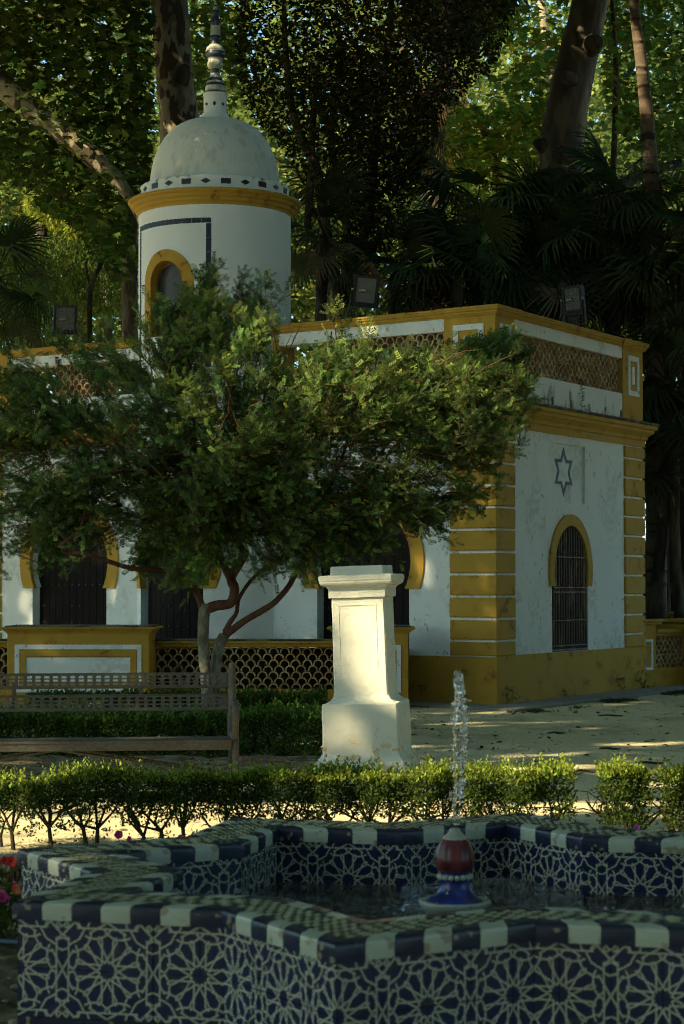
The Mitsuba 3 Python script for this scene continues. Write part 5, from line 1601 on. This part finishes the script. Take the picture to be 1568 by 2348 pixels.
td = thing('leaning_tree', 'thick dark trunk leaning to the right above the palms, a knot high on it', 'tree')
trunk(td, [(1268, 1420, 33, 68), (1270, 800, 33, 58), (1268, 560, 33, 56), (1270, 500, 33, 57), (1282, 420, 33, 54), (1288, 330, 33, 51), (1302, 240, 33, 48), (1320, 150, 33, 46), (1342, 60, 33, 44), (1364, -60, 33, 42), (1400, -300, 33, 36), (1440, -600, 33, 24)], 'mat_bark_pale2', 21, lump=0.10)
trunk(td, [(1352, 108, 32.75, 24), (1364, 98, 32.55, 22), (1374, 92, 32.42, 10)], 'mat_bark_dark', 22, 'knot')
trunk(td, [(1310, 180, 32.7, 20), (1300, 176, 32.5, 15), (1294, 172, 32.4, 7)], 'mat_bark_dark', 23, 'knot')
trunk(td, [(1258, 340, 32.9, 22), (1240, 332, 32.8, 16), (1228, 326, 32.7, 8)], 'mat_bark_dark', 24, 'knot')
trunk(td, [(1275, 520, 33, 34), (1310, 500, 33.2, 26), (1345, 470, 33.4, 22), (1400, 440, 33.6, 17), (1470, 400, 33.8, 13), (1560, 372, 34, 9)], 'mat_bark_dark', 25, 'limb')
te = thing('plane_tree', 'sunlit plane tree with yellow-green leaves left of the leaning trunk', 'tree')
trunk(te, [(1180, 1300, 38, 22), (1170, 700, 38, 16), (1150, 450, 38, 13), (1120, 330, 38, 10), (1090, 250, 38, 7)], 'mat_bark_dark', 31)
crown_from(te, [(1030, 240), (1130, 250), (1250, 230), (1260, 470), (1200, 500), (1090, 480), (1040, 440), (1020, 340)], 37.5, 2.6, 2100, PLANE, 0.19, (0.18, 0.235, 0.032), rr, thr=0.42, freq=0.9, hue=0.25)
crown_from(te, [(1130, 60), (1290, -80), (1320, 60), (1270, 300), (1120, 260)], 38.5, 2.6, 1400, PLANE, 0.19, (0.16, 0.22, 0.036), rr, thr=0.45, hue=0.2)
tf = thing('plane_tree', 'plane tree filling the top right corner behind the ringed palm trunk', 'tree')
trunk(tf, [(1660, 1400, 37, 40), (1640, 600, 37, 34), (1610, 200, 37, 28), (1570, -80, 37, 22)], 'mat_bark_dark', 33)
trunk(tf, [(1398, 720, 36, 9), (1402, 500, 36, 8), (1408, 330, 36, 7), (1412, 160, 36, 6), (1400, -40, 36, 5)], 'mat_bark_dark', 34, 'limb')
crown_from(tf, [(1390, -80), (1660, -80), (1660, 520), (1560, 470), (1500, 360), (1420, 330), (1385, 200)], 37.5, 3.0, 5600, PLANE, 0.16, (0.12, 0.175, 0.032), rr, thr=0.40, freq=0.9, hue=0.2)

tp = thing('palm_tree', 'slender palm with a ringed trunk leaning left towards the top right corner', 'palm tree')
trunk(tp, [(1506, 1420, 31, 24), (1503, 1000, 31, 23), (1502, 700, 31, 22), (1500, 560, 31, 21), (1494, 420, 31, 19), (1484, 280, 31, 16), (1471, 150, 31, 14), (1458, 50, 31, 12.5), (1448, -60, 31, 12), (1430, -260, 31, 11)], 'mat_palm_bark', 41, lump=0.03)
tl = thing('palm_tree', 'tall palm with a shaggy sunlit trunk standing far back near the centre', 'palm tree')
trunk(tl, [(985, 900, 44, 34), (988, 560, 44, 32), (996, 430, 44, 30), (1008, 330, 44, 27), (1014, 250, 44, 24), (1018, 180, 44, 22), (1024, 60, 44, 20), (1030, -80, 44, 18)], 'mat_bark_pale', 43, lump=0.12)
t2 = thing('pale_tree', 'thin pale trunk leaning at the top, left of the thick dark one', 'tree')
trunk(t2, [(1300, 800, 42, 16), (1280, 400, 42, 13), (1262, 190, 42, 11), (1252, 90, 42, 10), (1240, 0, 42, 9), (1228, -90, 42, 8)], 'mat_bark_cream', 45, lump=0.03)
t3 = thing('pale_tree', 'short pale trunk seen between the far quoins and the dark trunks at the right', 'tree')
trunk(t3, [(1496, 1420, 38, 13), (1494, 1380, 38, 12), (1495, 1345, 38, 13), (1492, 1310, 38, 14), (1488, 1240, 38, 14)], 'mat_bark_cream', 47, lump=0.10)
t4 = thing('palm_tree', 'dark palm trunk just right of the far quoins', 'palm tree')
trunk(t4, [(1484, 1440, 32.5, 27), (1496, 1300, 32.5, 23), (1510, 1150, 32.5, 21), (1516, 1020, 32.5, 20), (1518, 900, 32.5, 19)], 'mat_bark_dark', 48, lump=0.12)
t5 = thing('plane_tree', 'thick mottled grey trunk cut by the right edge', 'tree')
trunk(t5, [(1566, 1440, 33, 60), (1570, 1300, 33, 46), (1576, 1150, 33, 42), (1586, 1000, 33, 40), (1596, 800, 33, 38), (1610, 400, 33, 36)], 'mat_bark_mottled', 49, lump=0.06)
t6 = thing('thin_tree', 'thin pale-barked tree between the left floodlight and the tower', 'tree')
trunk(t6, [(250, 900, 45, 12), (247, 700, 45, 10), (244, 620, 45, 9), (240, 540, 45, 8), (232, 430, 45, 6)], 'mat_bark_pale', 50)
t7 = thing('dark_tree', 'straight dark trunk close to the left side of the tower', 'tree')
trunk(t7, [(296, 1000, 36, 19), (297, 760, 36, 18), (298, 600, 36, 17), (300, 400, 36, 15), (302, 100, 36, 12)], 'mat_bark_dark', 51)
t8 = thing('dark_tree', 'dark forked stem above the left floodlight', 'tree')
trunk(t8, [(205, 900, 34, 7), (206, 680, 34, 6), (215, 640, 34, 5.5), (238, 590, 34, 5), (250, 540, 34, 4.5), (262, 500, 34, 4)], 'mat_bark_dark', 52)
trunk(t8, [(208, 660, 34, 4), (200, 630, 34, 3.4), (196, 600, 34, 3)], 'mat_bark_dark', 53, 'limb')


# fan palms
def fan(segs, rr, spread=4.4, droop=0.35):
    """One fan leaf in the plane x (outwards), y, normal z: folded pointed blades from a common point."""
    v, f = [], []
    for k in range(segs):
        a = -spread / 2 + spread * k / (segs - 1) + rr.normal(0, 0.02)
        L = (0.75 + 0.25 * math.cos(a * 0.5)) * rr.uniform(0.9, 1.05)
        w = spread / segs * 0.40
        dr_ = droop * rr.uniform(0.4, 1.6)
        rows = []
        for t, ww, z in ((0.06, 0.01, 0.0), (0.52, w * 0.52, 0.0), (0.80, w * 0.42, -dr_ * 0.18), (1.0, 0.004, -dr_ * 0.62)):
            x, y = t * L * math.cos(a), t * L * math.sin(a)
            nx, ny = -math.sin(a), math.cos(a)
            rows.append(((x + nx * ww, y + ny * ww, z), (x - nx * ww, y - ny * ww, z + 0.015)))
        b = len(v)
        for p_, q_ in rows:
            v += [p_, q_]
        for i in range(3):
            f += [[b + 2 * i, b + 2 * i + 1, b + 2 * i + 3], [b + 2 * i, b + 2 * i + 3, b + 2 * i + 2]]
    return np.array(v), np.array(f)


FANS = [fan(34, np.random.default_rng(s), 4.2 + 0.3 * (s % 3), 0.5) for s in range(6)]


def fan_palm(label, u, v, Y, n, size, rr, col=(0.050, 0.070, 0.030), trunk_pts=None, arc=(0, 2 * math.pi), old=0.2):
    t = thing('fan_palm', label, 'palm tree')
    c = at(u, v, Y)
    part(t, 'trunk', mikit.ply(bark_tube([(c[0] + rr.normal(0, .3), c[1] + .3, -0.1, 0.11), (c[0] + rr.normal(0, .12), c[1] + .1, c[2] * 0.5, 0.085), (c[0], c[1], c[2] + 0.05, 0.09)], 8, 10, 0.16, int(u)), 'mat_bark_dark', smooth=True))
    for k in range(int(n * 0.85)):
        az = rr.uniform(*arc)
        el = rr.uniform(-0.75, 1.25)
        d = np.array([math.cos(az) * math.cos(el), math.sin(az) * math.cos(el), math.sin(el)])
        L = rr.uniform(0.5, 0.95) * size
        tip = c + d * L - [0, 0, 0.10 * L]
        fd = unit(d + [0, 0, -0.45])
        fv, ff = FANS[rr.integers(0, 6)]
        R = frames(fd[None], np.array([rr.normal(0, 0.5)]))[0]
        S = size * rr.uniform(0.55, 0.8)
        cc = leaf_colors(1, (0.16, 0.12, 0.06) if (el < -0.3 and rr.uniform() < old) else col, rr, 0.3, 0.15)
        blade = TM(fv @ R.T * S + tip, ff)
        pt = tube(np.array([c, c * 0.5 + tip * 0.5 + [0, 0, 0.04], tip]), [0.016, 0.012, 0.009], 4, False)
        m = cat(blade, pt)
        part(t, 'frond', mikit.ply(m, 'mat_palm', color=np.repeat(cc, len(m.vertices), 0)))
    return t


rp = np.random.default_rng(61)
for lab, u, v, Y, n, S in (
        ('fan palm with dark fronds just right of the tower drum', 742, 545, 29.6, 20, 0.95),
        ('fan palm behind the floodlight that stands right of the tower', 905, 645, 29.8, 22, 1.05),
        ('fan palm in the middle of the dark row behind the parapet', 1050, 640, 29.6, 22, 1.1),
        ('tall fan palm with grey-green upright fronds above the parapet pillar', 1085, 520, 30.6, 20, 1.15),
        ('fan palm with drooping fronds behind the right corner of the parapet', 1200, 620, 30.4, 22, 1.15),
        ('fan palm around the foot of the thick leaning trunk', 1270, 540, 31.2, 18, 1.05),
        ('fan palm left of the ringed palm trunk, upper one', 1400, 470, 31.5, 22, 1.1),
        ('fan palm left of the ringed palm trunk, lower one', 1420, 620, 31.0, 22, 1.0),
        ('fan palm at the right edge above the parapet end', 1555, 500, 31.4, 20, 1.1),
        ('fan palm at the right edge level with the parapet', 1545, 700, 31.0, 26, 1.15),
        ('fan palm with broad fans beside the parapet end', 1535, 880, 30.6, 30, 1.15),
        ('fan palm whose large fan hangs beside the far quoins', 1545, 1025, 30.6, 28, 1.15),
        ('fan palm at the left edge near the left floodlight', -10, 640, 33.0, 16, 1.1)):
    fan_palm(lab, u, v, Y, n, S, rp)
for k in range(22):
    c = at(1032, -70, 43.5)
    az, el = rp.uniform(0, 2 * math.pi), rp.uniform(-0.9, 0.5)
    d = np.array([math.cos(az) * math.cos(el), math.sin(az) * math.cos(el), math.sin(el)])
    tip = c + d * 1.1 - [0, 0, 0.2]
    fv, ff = FANS[k % 6]
    m = cat(TM(fv @ frames(unit(d + [0, 0, -0.6])[None], np.array([rp.normal(0, .5)]))[0].T * 1.0 + tip, ff), tube(np.array([c, c * .5 + tip * .5 + [0, 0, .08], tip]), [.022, .018, .014], 4, False))
    part(tl, 'frond', mikit.ply(m, 'mat_palm', color=np.repeat(leaf_colors(1, (0.045, 0.060, 0.026), rp), len(m.vertices), 0)))
sk = [fan(20, np.random.default_rng(90 + s), 1.6, 0.9) for s in range(3)]
for k in range(16):
    c = at(1012, (165, 205, 290, 300)[k % 4] + rp.normal(0, 8), 43.6)
    a = rp.uniform(math.pi * 0.9, math.pi * 2.1)
    d = unit(np.array([math.cos(a), math.sin(a), -0.9]))
    fv, ff = sk[k % 3]
    m = TM(fv @ frames(d[None], np.array([rp.normal(0, .5)]))[0].T * 0.9 + c + d * 0.2, ff)
    part(tl, 'dry_frond', mikit.ply(m, 'mat_palm', color=np.repeat(leaf_colors(1, (0.09, 0.075, 0.035), rp), len(m.vertices), 0)))

# feathery tree at the far left, and the wood behind everything
tg = thing('feathery_tree', 'feathery tree with hanging yellow-green foliage left of the dome', 'tree')
trunk(tg, [(60, 1400, 42, 24), (70, 900, 42, 18), (90, 600, 42, 14), (110, 420, 42, 9), (120, 250, 42, 5)], 'mat_bark_dark', 71)
for poly, n, base in (([(60, 410), (130, 400), (260, 470), (270, 520), (180, 560), (120, 520), (60, 480)], 9000, (0.24, 0.28, 0.046)), ([(-60, 560), (120, 540), (300, 560), (300, 720), (-60, 720)], 11000, (0.11, 0.16, 0.04))):
    crown_from(tg, poly, 41.5, 1.6, n, LANCE, 0.16, base, rr, droop=1.2, thr=0.42, freq=0.8)
rb = np.random.default_rng(97)
WOOD = [(-15, 78, 17, 13), (-4, 82, 19, 13), (8, 80, 18, 13), (20, 78, 17, 13), (-11, 47, 8, 6.5), (-5.5, 52, 9.5, 6), (0.5, 49, 8, 5.5), (5, 54, 10, 6.5), (10, 48, 8.5, 6.5), (-8, 60, 14, 7), (2, 63, 15, 8), (11, 61, 14, 8), (-16, 57, 11, 7), (18, 56, 11, 7)]
for i, (x, y, zc, rad) in enumerate(WOOD):
    names = ['far left', 'left', 'middle', 'right of the middle', 'right']
    t = thing('woodland_tree', f"leafy tree of the {'third' if i < 4 else 'second' if i in (9, 10, 11) else 'first'} row of the wood behind, {['far back left', 'far back behind the tower', 'far back in the middle', 'far back right', 'leftmost but one', 'behind the tower', 'in the middle', 'right of the middle', 'near the right edge', 'left of the dome', 'above the middle', 'above the right corner', 'outermost left', 'outermost right'][i]}", 'tree')
    part(t, 'trunk', mikit.ply(bark_tube([(x, y, -0.1, 0.35), (x + 0.2, y, zc * 0.5, 0.28), (x - 0.1, y, zc, 0.2), (x, y, zc + rad * 0.6, 0.08)], 6, 10, 0.08, i), 'mat_bark_dark', smooth=True))
    n = 22000 if i > 3 else 24000
    d = unit(rb.normal(0, 1, (n, 3)))
    q = d * (rb.uniform(0, 1, (n, 1)) ** 0.4) * [rad, rad * 0.7, rad * 0.95] + [x, y, zc]
    q = q[(q[:, 2] > 0.6) & (mikit.meshkit.fbm(q * 0.8, 3, i) > 0.44)]
    base = [(0.165, 0.205, 0.05), (0.215, 0.25, 0.058), (0.11, 0.155, 0.04)][i % 3]
    leaf_mesh(t, 'crown', BROAD, q, unit(np.c_[rb.normal(0, 1, (len(q), 2)), rb.normal(-.2, .5, len(q))]), (0.16 if i > 3 else 0.34) * rb.uniform(.6, 1.3, len(q)), base, rb, 'mat_leaf')
n = 26000
q = np.c_[rb.uniform(-22, 24, n), rb.uniform(43, 47, n), rb.uniform(0, 4.5, n)]
q = q[mikit.meshkit.fbm(q * 0.7, 3, 55) > 0.36 + 0.05 * q[:, 2]]
k = numbered('far_undergrowth')
mesh, col = scatter(BROAD, q, frames(unit(rb.normal(0, 1, (len(q), 3))), rb.normal(0, 1, len(q))), 0.2 * rb.uniform(.5, 1.3, len(q)), leaf_colors(len(q), (0.11, 0.17, 0.036), rb))
scene[k] = mikit.ply(mesh, 'mat_leaf', color=col)
labels[k] = {'label': 'leafy undergrowth along the foot of the wood behind the pavilion', 'category': 'undergrowth', 'kind': 'stuff'}

# ================================================================ the park's plane trees out of view on the left, whose crowns shade the scene
SX, SY = SUN[0] / SUN[2], SUN[1] / SUN[2]
gpt = lambda p: np.array([p[0] - SX * p[2], p[1] - SY * p[2]])
PEDG = []
GAPS = []      # openings between the crowns: (x, y, half length, half width, angle) where their light meets the ground plane


def gap_at(u, v, Y, a, b=None, ang=0.0):
    g = gpt(at(u, v, Y))
    GAPS.append((g[0], g[1], a, b or a, ang))


for q in np.linspace(0, 1, 7):                       # the pedestal
    g = gpt(np.array([0.24, 15.75, 0.20 + 1.35 * q]))
    PEDG.append((g[0], g[1], 0.34, 0.24, 0.55))
for args in ((590, 790, 17.2, .20), (245, 1235, 17.2, .17), (1000, 985, 17.6, .26), (1150, 880, 17.8, .24), (1190, 830, 17.8, .16), (870, 740, 17.6, .16), (400, 850, 17.3, .14), (600, 860, 17.2, .16), (730, 660, 17.8, .20), (830, 740, 17.6, .16), (1040, 890, 17.6, .15), (770, 920, 17.1, .15), (480, 1000, 17.1, .10), (560, 700, 17.5, .12),
             (1010, 1652, 22.4, .45, .05), (1190, 1648, 22.6, .5, .06), (30, 1440, 28.5, .22), (12, 1370, 28.5, .16), (70, 1390, 28.5, .10), (985, 1250, 25.2, .06),
             (1345, 60, 32.5, .42), (1462, 100, 30.9, .40), (1470, 190, 30.9, .22), (1010, 330, 43.7, .5), (1014, 210, 43.7, .35), (200, 350, 29.8, .5), (225, 375, 29.8, .45), (1070, 340, 37, 1.3), (1160, 400, 37, 1.2), (1100, 440, 37, .9), (120, 470, 41, 1.4), (160, 500, 41, 1.2), (1250, 60, 42, .6), (1495, 1345, 38, .5), (1410, 1000, 31, .2), (250, 640, 45, .6)):
    gap_at(*args)
STRIP = (11.58, 13.95)
rt = np.random.default_rng(123)


def lit(g, m):
    """True where the openings let the sun through, for points of the ground plane; m is the margin a leaf needs."""
    x, y = g[:, 0], g[:, 1]
    n1 = mikit.meshkit.fbm(np.c_[x * 0.9, y * 0.9, x * 0], 3, 2) - 0.5
    out = (y > STRIP[0] - m + 0.22 * n1) & (y < STRIP[1] + m + 1.0 * n1) & (x > -5.2) & (x < 6.5)
    for cx, cy, a, b, t in GAPS:
        dx, dy = x - cx, y - cy
        c, s = math.cos(t), math.sin(t)
        out |= ((dx * c + dy * s) / (a + m)) ** 2 + ((dy * c - dx * s) / (b + m)) ** 2 < 1
    n2 = mikit.meshkit.fbm(np.c_[x * 1.3, y * 1.3, x * 0], 3, 6)
    out |= (n2 > 0.54) & (y > 48)
    return out


nl = 70000
g = np.c_[rt.uniform(-6.5, 26, nl), rt.uniform(2.5, 64, nl)]
band = (g[:, 0] < 9) | (g[:, 1] > 27)
g = np.vstack([g[band], np.c_[rt.uniform(-6, 12, 1400), rt.uniform(24.5, 35, 1400)], np.c_[rt.uniform(-3, 5, 1500), rt.uniform(4, 11.2, 1500)]])
zz = rt.uniform(10.5, 19.5, len(g))
zz = np.where((g[:, 0] > 11), rt.uniform(14.5, 21, len(g)), zz)
keep = (~lit(g, 0.30)) | (rt.uniform(size=len(g)) < 0.012)
for k, (cx, cy, a, b, t) in enumerate(PEDG):         # over the pedestal the crowns are thin, not open
    dx, dy = g[:, 0] - cx, g[:, 1] - cy
    inside = ((dx * math.cos(t) + dy * math.sin(t)) / (a + .2)) ** 2 + ((dy * math.cos(t) - dx * math.sin(t)) / (b + .2)) ** 2 < 1
    keep &= ~inside | (rt.uniform(size=len(g)) < (0.42 if k in (3, 4, 5, 6) else 0.66))
g, zz = g[keep], zz[keep]
P_ = np.c_[g[:, 0] + SX * zz, g[:, 1] + SY * zz, zz]
ok = (P_[:, 2] > EYE + 0.9 + P_[:, 1] * 0.315) | (P_[:, 0] < -1.2 - np.maximum(P_[:, 1], 0) * 0.178)
P_ = P_[ok]
OWN = [(-27, -8), (-22, 2), (-17, -3), (-18, 9), (-13, 4), (-24, 14), (-12, 14), (-16, 21), (-9.5, 24), (-8.5, 33)]
own = np.argmin(((P_[:, None, :2] - np.array(OWN)[None]) ** 2).sum(2), 1)
lc = ['farthest', 'second', 'third', 'fourth', 'fifth', 'sixth', 'seventh', 'eighth', 'ninth', 'nearest']
for i, (x, y) in enumerate(OWN):
    q = P_[own == i]
    if len(q) < 30:
        continue
    t = thing('shade_tree', 'tall plane tree standing out of view to the left, shading the scene', 'tree', 'plane trees out of view on the left')
    top = q.mean(0)
    limbs = [bark_tube([(x, y, -0.1, 0.5), (x + .2, y, 5, 0.40), (x * .7 + top[0] * .3, y * .7 + top[1] * .3, 10.5, 0.30), (*top, 0.10)], 6, 12, 0.07, i)]
    for j in rt.permutation(len(q))[:7]:
        a = np.array([x * .7 + top[0] * .3, y * .7 + top[1] * .3, 10.0])
        limbs.append(bark_tube([(*a, 0.16), (*(a * .5 + q[j] * .5 + [0, 0, .6]), 0.10), (*q[j], 0.03)], 5, 7, 0.07, i + j % 9))
    part(t, 'trunk', mikit.ply(cat(limbs), 'mat_bark_pale', smooth=True))
    leaf_mesh(t, 'crown', BROAD, q, unit(np.c_[rt.normal(0, 1, (len(q), 2)), rt.normal(-.1, .4, len(q))]), 0.46 * rt.uniform(.75, 1.2, len(q)), PG, rt, 'mat_leaf')
# the tops of the trees in view, above the frame
for key, cx, cy, rx, ry, nn in ((ta, -4.5, 33, 5, 4, 3600), (tc, 0.5, 31.5, 4.2, 2.5, 3000), (td, 5.5, 33, 5.0, 4.0, 4200)):
    q = np.c_[rt.normal(0, .45, (nn, 2)) * [rx, ry] + [cx, cy], rt.uniform(12.6, 19, nn)]
    q = q[q[:, 2] > EYE + 0.9 + q[:, 1] * 0.315]
    leaf_mesh(key, 'upper_crown', BROAD, q, unit(np.c_[rt.normal(0, 1, (len(q), 2)), rt.normal(-.1, .4, len(q))]), 0.34 * rt.uniform(.75, 1.2, len(q)), PG, rt, 'mat_leaf')

# unseen crowns added to block sky light, right, overhead and behind the camera
rz = np.random.default_rng(321)
OVER = [('right of the pavilion', 10.5, 21.0, (1, 14), (12, 31), (5, 18)), ('right of the fountain', 8.0, 6.0, (-6, 12), (-5, 9), (4.3, 8.6)), ('behind the place the picture is taken from', 3.0, -9.0, (-14, 14), (-14, -4), (1.5, 9)), ('at the right of the path, low and dense', 12.5, 18.0, (8.5, 15), (7, 27), (0.3, 13))]
for lab, x, y, (xa, xb), (ya, yb), (za, zb) in OVER:
    nn = 5500 if x == 8.0 else 14000
    q = np.c_[rz.uniform(xa, xb, nn), rz.uniform(ya, yb, nn), rz.uniform(za, zb, nn) if zb else rz.uniform(8, 18, nn)]
    q = q[(q[:, 2] > EYE + 0.9 + q[:, 1] * 0.315) | (q[:, 1] < -3) | (q[:, 0] > 1.2 + np.maximum(q[:, 1], 0) * 0.178)]
    gg = np.c_[q[:, 0] - SX * q[:, 2], q[:, 1] - SY * q[:, 2]]
    q = q[~lit(gg, 0.25) & (mikit.meshkit.fbm(q * 0.35, 3, 70) > 0.40)]
    t = thing('shade_tree', f'added sky-blocking tree standing out of view {lab}', 'tree')
    top = q.mean(0)
    part(t, 'trunk', mikit.ply(bark_tube([(x, y, -0.1, 0.45), (x, y, 5, 0.36), (x * .6 + top[0] * .4, y * .6 + top[1] * .4, top[2] * .9, 0.22), (*(top + [0, 0, 1]), 0.08)], 6, 12, 0.07, 5), 'mat_bark_pale', smooth=True))
    leaf_mesh(t, 'crown', BROAD, q, unit(np.c_[rz.normal(0, 1, (len(q), 2)), rz.normal(-.1, .5, len(q))]), 0.45 * rz.uniform(.75, 1.2, len(q)), PG, rz, 'mat_leaf')
